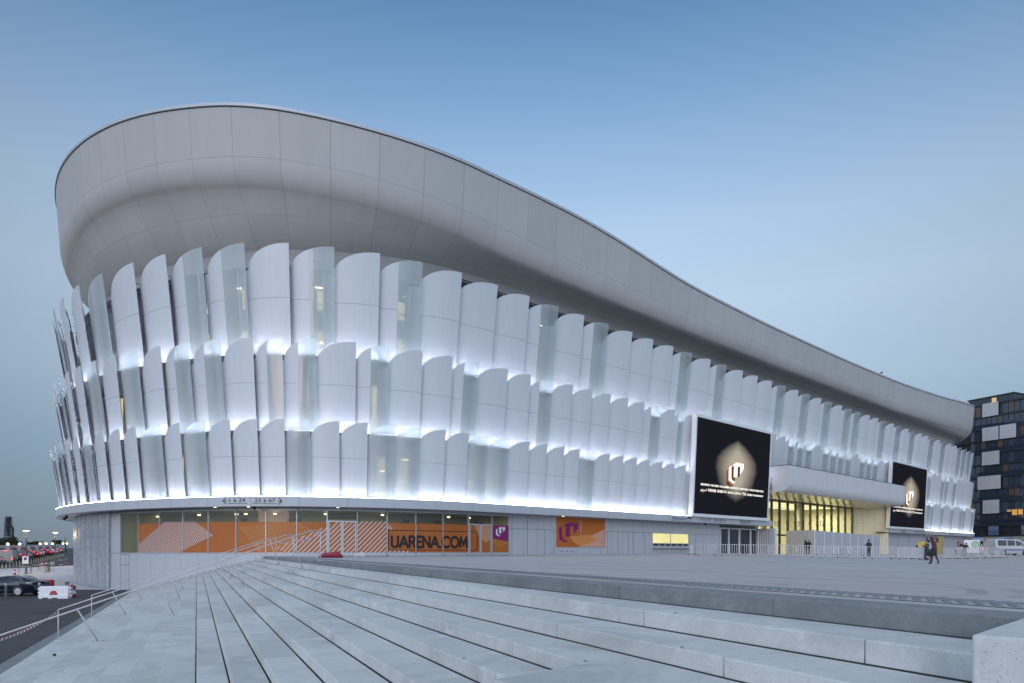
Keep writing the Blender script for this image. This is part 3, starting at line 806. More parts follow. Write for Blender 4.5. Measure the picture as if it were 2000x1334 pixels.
for i, z in enumerate((.9, 1.6, .2, -.6, -1.3, .5)):
    sbox(m, sx[i], sx[i + 1], WW + .09, WW + .11, z - .02, z + .02)
sbox(m, sx[1], sx[5], WW + .09, WW + .12, 1.18, 1.22); m.build('cladding_frame', M['steel'], pm)
m = MB(); sweep(m, sspan(-75, solve(216, WW), 1.), [(WW, 3.2), (WW, -3.4)]); m.build('backing_wall', M['inner_wall'], arena)

# shop window: room, panes, frames, orange film with its graphics
m = MB()
S = sspan(s_w0, s_w1, 1.)
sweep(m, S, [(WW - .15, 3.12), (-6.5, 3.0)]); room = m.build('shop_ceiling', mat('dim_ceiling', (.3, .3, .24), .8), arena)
m = MB(); sweep(m, S, [(-6.5, 3.0), (-6.5, -.4)]); sweep(m, S, [(-6.5, -.4), (WW - .15, -.4)])
for s in (s_w0, s_w1): m.poly([fp(s, WW - .1, -.4), fp(s, -6.5, -.4), fp(s, -6.5, 3.1), fp(s, WW - .1, 3.1)])
m.build('shop_wall', mat('cream_wall', (.55, .5, .34), .8), arena)
m = MB()
for x0, x1 in ((470, 478), (560, 602), (700, 712), (790, 800), (850, 862), (930, 950)): sbox(m, solve(x0, -5), solve(x1, -5), -5.3, -5, -.4, 2.6)
m.build('shop_partition', mat('dark_partition', (.07, .08, .07), .6), arena)
m = MB()
for i, (x, y) in enumerate(((315, 1003), (395, 1000), (467, 1012), (485, 1006), (540, 1012), (636, 1008), (912, 1017), (970, 1008), (872, 1012), (745, 1014))):
    s = solve(x, -4.5); x_, y_, z_ = fp(s, -4.2, 2.88); m.lathe((x_, y_, z_), [(.0, -.05), (.13, -.045), (.13, .05)], 10)
m.build('shop_lamp', M['lamp'], arena)
for i, s in enumerate(np.linspace(s_w0 + 3, s_w1 - 2, 7)):
    L = bpy.data.lights.new('shop_light', 'AREA'); L.energy = (8, 14, 34, 38, 34, 12, 12)[i] * K; L.size = 1.2; L.color = (1, .84, .45)
    o = bpy.data.objects.new('shop_light', L); col.objects.link(o); x_, y_, z_ = fp(s, -4., 2.75); o.location = (x_, y_, z_ + E); o.parent = None
mull = [236, 270.7, 312, 357.7, 407.3, 461.5, 519.5, 579.5, 639, 697.7, 756, 812, 865, 915, 961, 993.5]
sm = [solve(x, WW) for x in mull]
def film():
    m = mat('orange_film', lin(150, 78, 22), .4); n = N(m); f = n.noise(n.pos(), .7, 4)
    n.base(n.mix(n.mapr(f, .3, .7, 0, 1), lin(170, 92, 27), lin(184, 102, 34))); return m
M['film'] = film(); M['film_white'] = mat('white_film', (.62, .52, .5), .5); M['film_tan'] = mat('tan_film', lin(205, 140, 78), .5); M['film_ink'] = mat('black_film', lin(38, 22, 18), .5); M['film_pale'] = mat('pale_film', lin(212, 170, 140), .5)
frames = []
for i in range(len(sm) - 1):
    a, b = sm[i] + .03, sm[i + 1] - .03
    m = MB(); sweep(m, sspan(a, b, .7), [(WW - .03, ZT), (WW - .03, ZS)]); g = m.build('shop_pane', M['window_glass'], arena)
    door = i in (8, 13)
    m = MB(); f = .055
    zb0 = ZS if i < 8 else -.36
    sbox(m, sm[i] - (f if door else .03), sm[i] + (f if door else .03), WW - .12, WW + .05, zb0, ZT)
    sbox(m, sm[i] + .06, sm[i + 1] - .06, WW - .1, WW + .04, ZT - .08, ZT); sbox(m, sm[i] + .06, sm[i + 1] - .06, WW - .1, WW + .04, zb0, ZS + .06)
    if i == 14: sbox(m, sm[15] - .04, sm[15] + .04, WW - .1, WW + .05, zb0, ZT)
    if door:
        mid = (sm[i] + sm[i + 1]) / 2
        sbox(m, sm[i] + .06, sm[i + 1] - .06, WW - .09, WW + .06, ZV + .02, ZV + .12)
        for q in (sm[i] + .13, mid - .06, mid + .06, sm[i + 1] - .13): sbox(m, q - .05, q + .05, WW - .08, WW + .055, zb0, ZV + .02)
        sbox(m, mid - .03, mid - .0, WW + .08, WW + .11, .5, 1.5)
    m.build('frame', M['grey_frame'], g)
    if i > 0:
        m = MB(); sweep(m, sspan(a, b, .35), [(WW - .005, ZV), (WW - .005, ZS + .03)]); m.build('film', M['film'], g)
    if door and i == 8:
        m = MB()
        for q in range(7): sbox(m, a, b, WW - .02, WW, 2.4 + .1 * q, 2.44 + .1 * q)
        m.build('louvre', M['dark_metal'], g)
# hatched and chevron graphics
def lay(m, poly, w_, mi=0):
    """lay a polygon on the curved window, cut at the mullions"""
    for i in range(1, len(sm) - 1):
        lo, hi = max(sm[i] + .032, min(q[0] for q in poly)), min(sm[i + 1] - .032, max(q[0] for q in poly))
        if hi <= lo: continue
        cuts = sspan(lo, hi, .4)
        for c0, c1 in zip(cuts, cuts[1:]):
            c = clip(poly, [(c0, -5), (c1, -5), (c1, 9), (c0, 9)])
            if len(c) > 2: m.poly([fp(s, w_, z) for s, z in c], mi)
def hatch(m, poly, ang, step, wd, w_, mi=0):
    ca, sa = math.cos(ang), math.sin(ang); cx = sum(p[0] for p in poly) / len(poly); cz = sum(p[1] for p in poly) / len(poly)
    k = -60
    while k < 60:
        o = k * step; st = [(cx - sa * o + ca * l - sa * d, cz + ca * o + sa * l + ca * d) for l, d in ((-30, 0), (30, 0), (30, wd), (-30, wd))]
        c = clip(st, poly)
        if len(c) > 2: lay(m, c, w_, mi)
        k += 1
def zig(m, poly, step, wd, amp, w_, mi=0, half=.62):
    """vertical zigzag lines, clipped"""
    s0 = min(p[0] for p in poly) - 2; s1 = max(p[0] for p in poly) + 2; s = s0
    while s < s1:
        for q in range(-3, 8):
            za = -1 + q * half; d0, d1 = (0, amp) if q % 2 else (amp, 0)
            c = clip([(s + d0, za), (s + d0 + wd, za), (s + d1 + wd, za + half), (s + d1, za + half)], poly)
            if len(c) > 2: lay(m, c, w_, mi)
        s += step
wl = WW + .010
m = MB()
hatch(m, pxs([(271, 1064), (322, 1019), (382, 1019), (417, 1046), (346, 1081), (271, 1081)]), R(56), .155, .075, wl)
m.build('hatching', M['film_white'], arena); m = MB()
P1 = pxs([(538, 1071), (660, 1018.5), (757, 1018.5), (757, 1081), (562, 1081)])
hatch(m, P1, R(44), .26, .1, wl); hatch(m, pxs([(757, 1022), (770, 1034), (757, 1034)]), R(44), .2, .1, wl); hatch(m, pxs([(757, 1074), (797, 1074.5), (806, 1082), (757, 1082)]), R(44), .26, .1, wl)
m.build('hatching', M['film_white'], arena)
m = MB(); zig(m, pxs([(466, 1029), (560, 1018.5), (584, 1018.5), (612, 1036), (560, 1081), (510, 1081)]), .235, .075, .42, wl); m.build('chevrons', M['film_tan'], arena)
m = MB(); hatch(m, pxs([(926, 1025), (958, 1025), (960, 1052), (948, 1060), (935, 1046)]), R(-50), .1, .06, wl); m.build('hatching', M['film_pale'], arena)
m = MB(); zig(m, pxs([(961, 1052), (992, 1058), (992, 1062), (972, 1068), (961, 1060)]), .13, .05, .2, wl, 0, .3); m.build('chevrons', M['film_tan'], arena)
m = MB(); lay(m, pxs([(962, 1026), (992.5, 1027), (992.5, 1057.5), (962, 1051.5)]), wl); m.build('purple_film', M['magenta'], arena)
LOGO = [[(207, 272), (245, 250), (250, 385), (262, 415), (290, 437), (327, 440), (297, 470), (212, 430)], [(262, 245), (320, 203), (385, 200), (372, 224), (400, 204), (455, 205), (455, 275), (397, 347), (397, 248), (352, 245), (350, 385), (293, 385), (293, 247)]]
def logo(m, s0, s1, z0, z1, put, dx=0., dz=0.):
    for q in LOGO: put([(s0 + (x - 207) / 248 * (s1 - s0) + dx, z1 - (y - 200) / 270 * (z1 - z0) + dz) for x, y in q])
a, za = sz(968, 1029, WW); b, zb_ = sz(986, 1048, WW)
m = MB(); logo(m, a, b, zb_, za, lambda q: m.poly([fp(s, WW + .035, z) for s, z in q])); m.build('emblem', M['white'], arena)
# UARENA.COM in its box
def lettering(name, body, x0, x1, yb, yt, w_, mm, par, bold=.012, thick=.01):
    """text on the facade between two columns, baseline and cap height in picture rows (at x0)"""
    s0, s1 = solve(x0, w_), solve(x1, w_); z0 = sz(x0, yb, w_)[1]; z1_ = sz(x0, yt, w_)[1]
    v, f = text2d(body, bold); xs_ = [a for a, b in v]; xm, xM = min(xs_), max(xs_)
    caps = .73
    m = MB(); P_ = [fp(s0 + (a - xm) / (xM - xm) * (s1 - s0), w_, z0 + b / caps * (z1_ - z0)) for a, b in v]
    m.add(P_, f); return m.build(name, mm, par)
# geometric capitals drawn as strokes
def strokes(ch):
    arc = lambda cx, cy, rx, ry, a0, a1, n=14: [(cx + rx * math.cos(R(a0 + (a1 - a0) * i / n)), cy + ry * math.sin(R(a0 + (a1 - a0) * i / n))) for i in range(n + 1)]
    return {'U': (.72, [[(0.06, 1), (.06, .36)] + arc(.36, .36, .30, .36, 180, 360) + [(.66, 1)]]), 'A': (.86, [[(.02, 0), (.43, 1), (.84, 0)], [(.18, .32), (.68, .32)]]),
            'R': (.66, [[(.06, 0), (.06, 1), (.3, 1)] + arc(.3, .74, .27, .26, 90, -90) + [(.06, .48)], [(.3, .48), (.62, 0)]]), 'E': (.56, [[(.52, 1), (.06, 1), (.06, 0), (.52, 0)], [(.06, .52), (.46, .52)]]),
            'N': (.8, [[(.06, 0), (.06, 1), (.74, 0), (.74, 1)]]), '.': (.2, [[(.09, 0), (.09, .06)]]), 'C': (.86, [arc(.5, .5, .46, .5, 48, 312, 22)]), 'O': (1.04, [arc(.52, .5, .46, .5, 0, 360, 28)]), 'M': (.98, [[(.06, 0), (.14, 1), (.49, .22), (.84, 1), (.92, 0)]])}[ch]
tot = sum(strokes(c)[0] + .10 for c in 'UARENA.COM')
a, za = sz(764, 1069, WW); b = solve(914.5, WW); zt_ = sz(764, 1047, WW)[1]; sc = (b - a) / tot; hh = zt_ - za
m = MB(); cur = a; bw = .105
for ch in 'UARENA.COM':
    wd, st = strokes(ch)
    for ln_ in st:
        q = [(cur + x * sc, za + .02 + y * (hh - .04)) for x, y in ln_]
        for i in range(len(q) - 1):
            d = Vector((q[i + 1][0] - q[i][0], q[i + 1][1] - q[i][1])); d.normalize(); nn = Vector((-d.y, d.x)) * bw; e = d * (bw * .6)
            w_ = WW + .016 + .0006 * (i % 3)
            m.poly([fp(s, w_, z) for s, z in ((q[i][0] - nn.x - e.x, q[i][1] - nn.y - e.y), (q[i + 1][0] - nn.x + e.x, q[i + 1][1] - nn.y + e.y), (q[i + 1][0] + nn.x + e.x, q[i + 1][1] + nn.y + e.y), (q[i][0] + nn.x - e.x, q[i][1] + nn.y - e.y))])
    cur += (wd + .10) * sc
m.build('lettering', M['film_ink'], arena)
m = MB(); a, za = sz(758.5, 1035, WW); b = solve(932, WW); zb_ = sz(758.5, 1075, WW)[1]
sbox(m, a, b, WW + .006, WW + .016, za - .055, za, .4); sbox(m, a, b, WW + .006, WW + .016, zb_, zb_ + .055, .4)
for q in (a, b): sbox(m, q - .03, q + .03, WW + .006, WW + .016, zb_ + .05, za - .05)
m.build('lettering_box', M['film_ink'], arena)

# fascia lettering
WF = .012
def sign(body, x0, x1, yb, yt, ul=None, bold=.01):
    lettering('sign_lettering', body, x0, x1, yb, yt, WF, M['sign_ink'], fascia, bold)
    if ul:
        m = MB(); a, b = solve(ul[0], WF), solve(ul[1], WF); z = sz(x0, yb, WF)[1] - .09
        sbox(m, a, b, 0.002, WF, z - .035, z); m.build('sign_underline', M['sign_ink'], fascia)
def arrow(x0, x1, y, left):
    a, b = solve(x0, WF), solve(x1, WF); z = sz((x0 + x1) / 2, y, WF)[1]; t = .03; m = MB()
    sbox(m, a + .04, b - .04, 0, WF, z - t, z + t)
    tip = a if left else b; d = 1 if left else -1
    for sg in (-1, 1): wpoly(m, [(tip, z), (tip + d * .24, z + sg * .24), (tip + d * .32, z + sg * .24), (tip + d * .09, z)], WF + .002)
    m.build('sign_arrow', M['sign_ink'], fascia)
arrow(434.5, 444.5, 978.5, True); sign('1 à 24', 448, 479, 980.5, 972.8, (445, 483)); sign('25 à 67', 497, 538, 980.8, 973, (492.5, 541)); arrow(541, 552, 978.8, False)
lettering('sign_lettering', 'Entrées  |  Gates', 458, 483, 986.2, 984.2, WF, M['grey_frame'], fascia, 0); lettering('sign_lettering', 'Entrées  |  Gates', 492.5, 519, 986.2, 984.2, WF, M['grey_frame'], fascia, 0)
sign('Billetterie', 1313.5, 1340, 1014.2, 1008.2, (1311, 1351)); arrow(1369.5, 1374, 1014.3, True); sign('1 à 29', 1375.5, 1388.5, 1016.6, 1011.6, (1374, 1389.5)); sign('30 à 67', 1395, 1411.5, 1017.6, 1012.6, (1393, 1412.5)); arrow(1412.5, 1417, 1017, False)
sign('Entrée 32', 1446, 1466, 1020.6, 1015.6, (1444.5, 1467)); sign('Entrée 34', 1760, 1770, 1039.4, 1035.4, (1760, 1771)); arrow(1786, 1788, 1039, True); sign('1 à 33', 1789, 1795, 1040.2, 1036.6, (1789, 1794)); sign('35 à 67', 1797, 1804, 1040.6, 1037, (1797, 1803)); arrow(1804, 1806, 1039.5, False); sign('Entrée 35', 1854, 1862, 1043.6, 1040, (1854, 1862))
m = MB()   # ticket pictogram
a, za = sz(1342.5, 1008.6, WF); b, zb_ = sz(1347.5, 1013.8, WF); sbox(m, a, b, .0, WF, zb_, za); sbox(m, b + .06, b + .28, .0, WF, zb_ - .05, za - .08); m.build('sign_pictogram', M['sign_ink'], fascia)
# dome cameras under the soffit
for x in (497, 1378, 121, 130):
    s = solve(x, -.7); m = MB(); x_, y_, z_ = fp(s, -.7, 3.2); m.lathe((x_, y_, z_), [(.13, 0), (.13, -.08), (.11, -.16), (.06, -.22), (0, -.24)], 10); m.build('dome_camera', M['black'], arena, smooth=True)
m = MB()
for x in (420, 485, 660, 1100): s = solve(x, -.8); x_, y_, z_ = fp(s, -.8, 3.2); m.lathe((x_, y_, z_), [(0, -.015), (.1, -.012), (.1, 0)], 10)
m.build('soffit_lamp', M['lamp_white'], arena)

# poster window with the emblem
a, b = solve(1086, WW), solve(1181, WW); mid = solve(1134, WW); zt_ = sz(1086, 1009.5, WW)[1]; zb_ = sz(1086, 1068.5, WW)[1]
m = MB(); sbox(m, a - .05, b + .05, WW, WW + .03, zb_ - .05, zt_ + .05); pw = m.build('poster_window', M['grey_frame'], arena)
m = MB()
for q0, q1 in ((a, mid - .04), (mid + .04, b)): wpoly(m, [(q0, zb_), (q1, zb_), (q1, zt_), (q0, zt_)], WW + .034)
m.build('poster', mat('orange_poster', lin(190, 102, 22), .35), pw)
m = MB(); wpoly(m, pxs([(1124, 1060), (1180.5, 1034), (1180.5, 1068.5), (1134, 1068.5)], WW + .038), WW + .038); m.build('poster_shape', mat('peach_film', lin(214, 160, 130), .4), pw)
m = MB(); wpoly(m, pxs([(1112, 1048), (1150, 1044), (1166, 1055), (1134, 1067), (1122, 1060)], WW + .041), WW + .041); m.build('poster_shape', mat('light_orange_film', lin(218, 140, 70), .4), pw)
l0, za = sz(1091, 1020, WW); l1, zb2 = sz(1128.5, 1060.5, WW)
m = MB(); logo(m, l0, l1, zb2, za, lambda q: wpoly(m, q, WW + .046)); m.build('emblem', M['magenta'], pw)
m = MB()
for x in (1097, 1107, 1116.5): s, z = sz(x, 1076.8, WW); sbox(m, s - .1, s + .1, WW, WW + .02, z - .04, z + .04)
m.build('wall_tag', M['magenta'], base)
# ticket window
a, b = solve(1274, WW), solve(1343.5, WW); mid = solve(1309, WW); zt_ = sz(1274, 1041.5, WW)[1]; zb_ = sz(1274, 1060.5, WW)[1]
m = MB(); sbox(m, a - .08, b + .08, WW, WW + .05, zb_ - .06, zb_); sbox(m, a - .08, b + .08, WW, WW + .05, zt_, zt_ + .06)
for q in (a - .04, mid, b + .04): sbox(m, q - .04, q + .04, WW, WW + .06, zb_, zt_)
tw = m.build('ticket_window', M['grey_frame'], arena)
gl = mat('lit_counter', (.8, .7, .3), .5, emit=(.85, .72, .24), es=.62 * K); n = N(gl); f = n.noise(n.pos(), .8, 2)
n.link(n.mix(n.mapr(f, .35, .65, 0, 1), (.72, .64, .2), (1., .84, .38)), n.b.inputs['Emission Color'])
for q0, q1 in ((a, mid - .04), (mid + .04, b)): m = MB(); wpoly(m, [(q0, zb_), (q1, zb_), (q1, zt_), (q0, zt_)], WW + .012); m.build('lit_pane', gl, tw)
m = MB(); z = sz(1274, 1070, WW)[1]; sbox(m, a, b + .1, WW, WW + .38, z - .05, z); m.build('counter_shelf', M['grey_frame'], tw)
m = MB()
for i in range(6): q = a + .2 + (b - a) * i / 6.0; sbox(m, q, q + .75 * (b - a) / 6, WW, WW + .06, zb_ - .28, zb_ - .1)
m.build('pass_tray', M['dark_metal'], tw)
# glazed doors under 'Entrée 32'
d0, d1 = solve(1405, WW), solve(1484, WW); m = MB(); sbox(m, d0, d1, WW - .6, WW - .58, -1.2, 3.15)
de = m.build('glazed_doors', M['dark_glass'], arena)
m = MB()
for x in (1407, 1423.5, 1444, 1466, 1481): q = solve(x, WW - .5); sbox(m, q - .1, q + .1, WW - .57, WW - .45, -1.2, 2.75)
sbox(m, d0, d1, WW - .57, WW - .45, 2.72, 2.86); m.build('frame', M['white'], de)
m = MB(); sbox(m, d0 - .06, d0, WW - .6, WW + .02, -1.2, 3.1); m.build('jamb', M['base_panel'], de)

# video screens: boxes standing on the base band
def screen_image():
    m = bpy.data.materials.new('video_image'); m.use_nodes = True; n = N(m); n.n.remove(n.b)
    u, v, _ = n.sep(n.uv())
    wv = n.new('ShaderNodeValToRGB'); n.link(v, wv.inputs[0]); cr_ = wv.color_ramp
    while len(cr_.elements) > 1: cr_.elements.remove(cr_.elements[0])
    for i, (q, x) in enumerate(((.10, 0), (.22, .21), (.36, .315), (.52, .36), (.62, .345), (.70, .285), (.78, .19), (.87, .03))):
        e = cr_.elements[0] if i == 0 else cr_.elements.new(q); e.position = q; e.color = (x, x, x, 1)
    d = n.math('SUBTRACT', n.math('SUBTRACT', wv.outputs[0], .15), n.math('ABSOLUTE', n.math('SUBTRACT', u, .53)))
    f = n.mapr(d, -.085, .125, 0, 1); f = n.math('MULTIPLY', f, n.mapr(v, .12, .34, .12, 1))
    e = n.new('ShaderNodeEmission'); n.link(n.mix(f, (.0115, .0125, .0175), (.46, .41, .33)), e.inputs[0]); e.inputs[1].default_value = K
    out = [x for x in n.n if x.type == 'OUTPUT_MATERIAL'][0]; n.link(e.outputs[0], out.inputs[0]); return m
M['video'] = screen_image(); M['video_white'] = emis('video_white', (1, .93, .85), 1.5 * K); M['video_orange'] = emis('video_orange', (.75, .26, .09), .7 * K); M['video_brown'] = emis('video_brown', (.13, .045, .03), .8 * K)
def video_screen(c, lab):
    """c: the display's four corners in the picture: lower left, lower right, upper right, upper left"""
    w0 = .32
    s0, z0 = sz(c[0][0], c[0][1], w0); s1, z1_ = sz(c[1][0], c[1][1], w0); zA = sz(c[3][0], c[3][1], w0 + .5)[1]; zB = sz(c[2][0], c[2][1], w0 + .5)[1]
    z0 = (z0 + z1_) / 2; zt_ = (zA + zB) / 2; ln = .048
    P_ = lambda u, v, d=0.: fp(s0 + (s1 - s0) * u, w0 + d + ln * (zt_ - z0) * v, z0 + (zt_ - z0) * v)
    t = thing('video_screen', lab, 'screen', P_(.5, 0), 0, 'video screens on the arena front')
    bu = .22 / (s1 - s0); bv = .22 / (zt_ - z0)
    m = MB(); q = [P_(-bu, -bv * 1.6, .05), P_(1 + bu, -bv * 1.6, .05), P_(1 + bu, 1 + bv * 1.5, .05), P_(-bu, 1 + bv * 1.5, .05)]
    i_ = [P_(0, 0, .05), P_(1, 0, .05), P_(1, 1, .05), P_(0, 1, .05)]; k_ = [P_(-bu, -bv * 1.6, -.5), P_(1 + bu, -bv * 1.6, -.5), P_(1 + bu, 1 + bv * 1.5, -.5), P_(-bu, 1 + bv * 1.5, -.5)]
    d_ = [P_(0, 0), P_(1, 0), P_(1, 1), P_(0, 1)]
    m.add(q + i_ + k_ + d_, [(a, (a + 1) % 4, 4 + (a + 1) % 4, 4 + a) for a in range(4)] + [((a + 1) % 4, a, 8 + a, 8 + (a + 1) % 4) for a in range(4)] + [(4 + a, 4 + (a + 1) % 4, 12 + (a + 1) % 4, 12 + a) for a in range(4)] + [(11, 10, 9, 8)])
    m.build('frame', M['white'], t)
    m = MB(); m.add(d_, [(0, 1, 2, 3)], 0, [(0, 0), (1, 0), (1, 1), (0, 1)]); m.build('display', M['video'], t)
    asp = (s1 - s0) / (zt_ - z0)
    put = lambda mm_, poly, d: mm_.poly([P_(u, v, d) for u, v in poly])
    U0, U1, V0, V1 = .42, .62, .355, .60
    m = MB(); logo(m, U0, U1, V0, V1, lambda q_: put(m, q_, .006), -.028, -.045); m.build('emblem_shade', M['video_brown'], t)
    m = MB(); logo(m, U0 - .012, U1 + .012, V0 - .014, V1 + .012, lambda q_: put(m, q_, .012), -.004, -.004); m.build('emblem_edge', M['video_orange'], t)
    m = MB(); logo(m, U0, U1, V0, V1, lambda q_: put(m, q_, .018)); m.build('emblem', M['video_white'], t)
    for body, v0, v1 in (('BIENVENUE  WELCOME  WILLKOMMEN  BENVENUTO  BIENVENIDO  WELKOM  BEM-VINDO', .30, .322), ('\u0645\u0631\u062d\u0628\u0627  \u6b22\u8fce\u5149\u4e34  \ud658\uc601\ud569\ub2c8\ub2e4  \u039a\u03b1\u03bb\u03ce\u03c2 \u03ae\u03c1\u03b8\u03b1\u03c4\u03b5  \u6b53\u8fce  \u0434\u043e\u0431\u0440\u043e \u043f\u043e\u0436\u0430\u043b\u043e\u0432\u0430\u0442\u044c', .245, .268)):
        v, f = text2d(body, .022); xm = min(a for a, b in v); xM = max(a for a, b in v)
        m = MB(); m.add([P_(.075 + (a - xm) / (xM - xm) * .85, v0 + b / .73 * (v1 - v0), .02) for a, b in v], f); m.build('caption', M['video_white'], t)
video_screen([(1354, 1002.5), (1498, 1012), (1506, 848), (1363.5, 814.5)], 'large black screen with a white emblem, left of the entrance canopy')
video_screen([(1737, 1027.5), (1804.5, 1032.5), (1810.5, 917), (1745, 903)], 'farther black screen, partly behind the right end of the canopy')

# entrance: canopy, glazed hall, side wall, hoardings
WC = 2.6
c0, zc0 = sz(1541, 911.5, WC); c1, zc1 = sz(1768, 947, WC); zct = (zc0 + zc1) / 2; zcb = sz(1541, 959, WC)[1]
WG = -4.6
g0, g1 = solve(1490, WG), solve(1664, WG); zg0 = sz(1664, 992, WG)[1]; zgt = zg0
m = MB(); S = sspan(c0, c1, 2.)
prof = [(-1.6, zct), (WC, zct)]
rr = (zct - zcb) * .34
prof += [(WC - rr * .9 * (1 - math.cos(R(a))), zcb + rr - rr * math.sin(R(a))) for a in range(0, 91, 15)] + [(-.6, zcb - .05)]
sweep(m, S, prof)
for s, fl in ((c0, 0), (c1, 1)): q = [fp(s, a, b) for a, b in prof]; m.poly(q if fl else q[::-1])
can = m.build('entrance_canopy', M['canopy'], arena)
m = MB(); sbox(m, c0 - .03, c1 + .03, -1.6, WC + .03, zct, zct + .07); m.build('canopy_trim', M['dark_metal'], can)
m = MB(); sbox(m, S_GAP0 - .0, c0, -1.6, WC - 2.2, zcb + .2, zcb + 2.0); m.build('canopy_return', M['fascia'], can)
gcoat = mat('cream_gloss', (.62, .57, .42), .16); 
m = MB(); sweep(m, sspan(S_GAP0 - 1, c1 + .5, 1.2), [(WC - rr, zcb + .004), (0, zcb - .1), (-2, zcb - .4), (WG, zgt + .02)])
so_ = m.build('canopy_soffit', gcoat, can, smooth=True)
m = MB(); mx = [1506.5, 1522, 1538, 1553, 1568, 1582, 1596, 1609.6, 1623.5, 1637, 1650.5, 1664]; mg = [solve(x, WG) for x in mx]
for s in mg[:-1]: sweep(m, [s - .1, s + .1], [(1.4, zcb - .12), (0, zcb - .22), (-2, zcb - .52), (WG + .1, zgt - .1)])
m.build('soffit_rib', mat('soffit_rib_metal', (.3, .27, .18), .3, .3), so_)
m = MB(); m.quad(fp(g0, WG, -1.2), fp(g1, WG, -1.2), fp(g1, WG, zgt), fp(g0, WG, zgt)); eg = m.build('entrance_glazing', M['window_glass'], arena)
m = MB()
for s in mg: sbox(m, s - .09, s + .09, WG - .12, WG + .2, -1.2, zgt)
sbox(m, g0, g1, WG - .1, WG + .22, zgt - .22, zgt + .05); sbox(m, g0, g1, WG - .1, WG + .12, sz(1520, 1045, WG)[1] - .12, sz(1520, 1045, WG)[1] + .12); m.build('mullion', M['dark_metal'], eg)
m = MB()
for s in mg[1:]:
    for z in (zgt - 2.1, zgt - 3.3): sbox(m, s - .32, s - .08, WG - .1, WG + .1, z, z + .2)
m.build('hinge', M['dark_metal'], eg)
for x0, x1 in ((1511.5, 1520), (1557.5, 1567), (1599.5, 1608.5)):
    lettering('door_number', '33', x0, x1, sz(1512, 1, WG)[0] * 0 + 1028, 1017, WG + .03, mat('grey_vinyl', (.2, .2, .16), .5), eg, .0)
e0, e1 = g0 - 1, g1 + .3
m = MB(); sweep(m, sspan(e0, e1, 3), [(WG - .2, zgt - .1), (-16, zgt + .3)]); m.build('hall_ceiling', mat('hall_ceiling_paint', (.66, .62, .46), .7), arena)
m = MB(); sweep(m, sspan(e0, e1, 3), [(-16, zgt + .3), (-16, -.9), (WG, -.9)])
for s in (e0, e1): m.poly([fp(s, WG - .15, -.9), fp(s, -16, -.9), fp(s, -16, zgt + .3), fp(s, WG - .15, zgt - .1)])
m.build('hall_wall', mat('hall_wall_paint', (.68, .64, .46), .7), arena)
m = MB()
for k_ in range(9): s = e0 + 2.5 + (e1 - e0 - 5) * k_ / 8; sbox(m, s - .12, s + .12, -14.5, -6.5, zgt - .06 - .0, zgt + .0)
m.build('hall_lamp', M['lamp'], arena)
for k_ in range(4):
    L = bpy.data.lights.new('hall_light', 'AREA'); L.energy = 820 * K; L.size = 4; L.color = (1, .9, .58)
    o = bpy.data.objects.new('hall_light', L); col.objects.link(o); x_, y_, z_ = fp(e0 + 4 + (e1 - e0 - 8) * k_ / 3, -9, zgt - .6); o.location = (x_, y_, z_ + E)
m = MB()
for s, dw in ((mg[0] + .6, -6.2), (mg[5] + .7, -6.5)):
    for a_ in (0, 1.2): m.tube([fp(s + a_, dw, -.9), fp(s + a_ * .2 - .4, dw, zgt)], [.22, .38], 10)
m.build('hall_column', mat('column_cream', (.55, .5, .3), .3), arena, smooth=True)
# side wall of the entrance recess
sa_ = solve(1736, .0)
m = MB(); a3, b3 = fp(g1, WG, 0), fp(sa_, -.05, 0); Lw = math.dist(a3[:2], b3[:2]); nn_ = 6
pts = []; uv_ = []
for i in range(nn_ + 1):
    for z in (-.9, zgt + 1.6): q = Vector(a3).lerp(Vector(b3), i / nn_); pts.append((q.x, q.y, z)); uv_.append((Lw * i / nn_, z))
m.add(pts, [(2 * i, 2 * i + 2, 2 * i + 3, 2 * i + 1) for i in range(nn_)], 0, uv_); m.build('entrance_side_wall', M['cream_panel'], arena)
m = MB(); m.poly([fp(sa_ - 3.2, -.6, FZ0 + .05), fp(sa_ + .1, .0, FZ0 - .06), fp(sa_ + .1, -2.2, FZ0 - .06)]); m.prism([fp(sa_ - 3., -.8, FZ0 + .05), fp(sa_ + .1, .0, FZ0), fp(sa_ + .1, -2.2, FZ0)], (0, 0, -.1)); m.build('soffit_wedge', M['dark_metal'], arena)
# right of the entrance: flat cladding with doors and lit posters
m = MB(); sweep(m, sspan(sa_, SRt - 12, 1.5), [(WW, 3.2), (WW, -2.)]); fr_ = m.build('base_cladding', M['base_panel'], arena)
m = MB()
for x in (1754, 1775, 1806): s = solve(x, WW); sbox(m, s - .03, s + .03, WW, WW + .02, -1, 3.1)
m.build('panel_joint', M['joint'], fr_)
def wall_item(nm, x0, x1, y0, y1, mm): a, za = sz(x0, y0, WW + .03); b, zb_ = sz(x1, y1, WW + .03); m = MB(); sbox(m, a, b, WW, WW + .03, zb_, za); return m.build(nm, mm, arena)
yel = emis('yellow_lit_poster', (.62, .56, .12), .62 * K)
wall_item('lit_poster', 1794, 1802.5, 1058, 1069, yel); wall_item('lit_poster', 1804, 1808, 1058, 1069, yel); wall_item('notice_board', 1789, 1793, 1065, 1070, M['dark_glass']); wall_item('notice_board', 1802.7, 1806, 1065, 1070, M['dark_glass'])
wall_item('lit_doorway', 1829, 1836, 1048, 1082, emis('doorway_light', (.5, .45, .2), .5 * K)); wall_item('lit_doorway', 1837, 1844, 1048, 1082, emis('doorway_light_soft', (.42, .4, .25), .5 * K))
wall_item('purple_poster', 1870, 1876.5, 1058, 1070.5, M['magenta']); wall_item('orange_poster', 1870, 1876.5, 1070.7, 1081, M['film'])
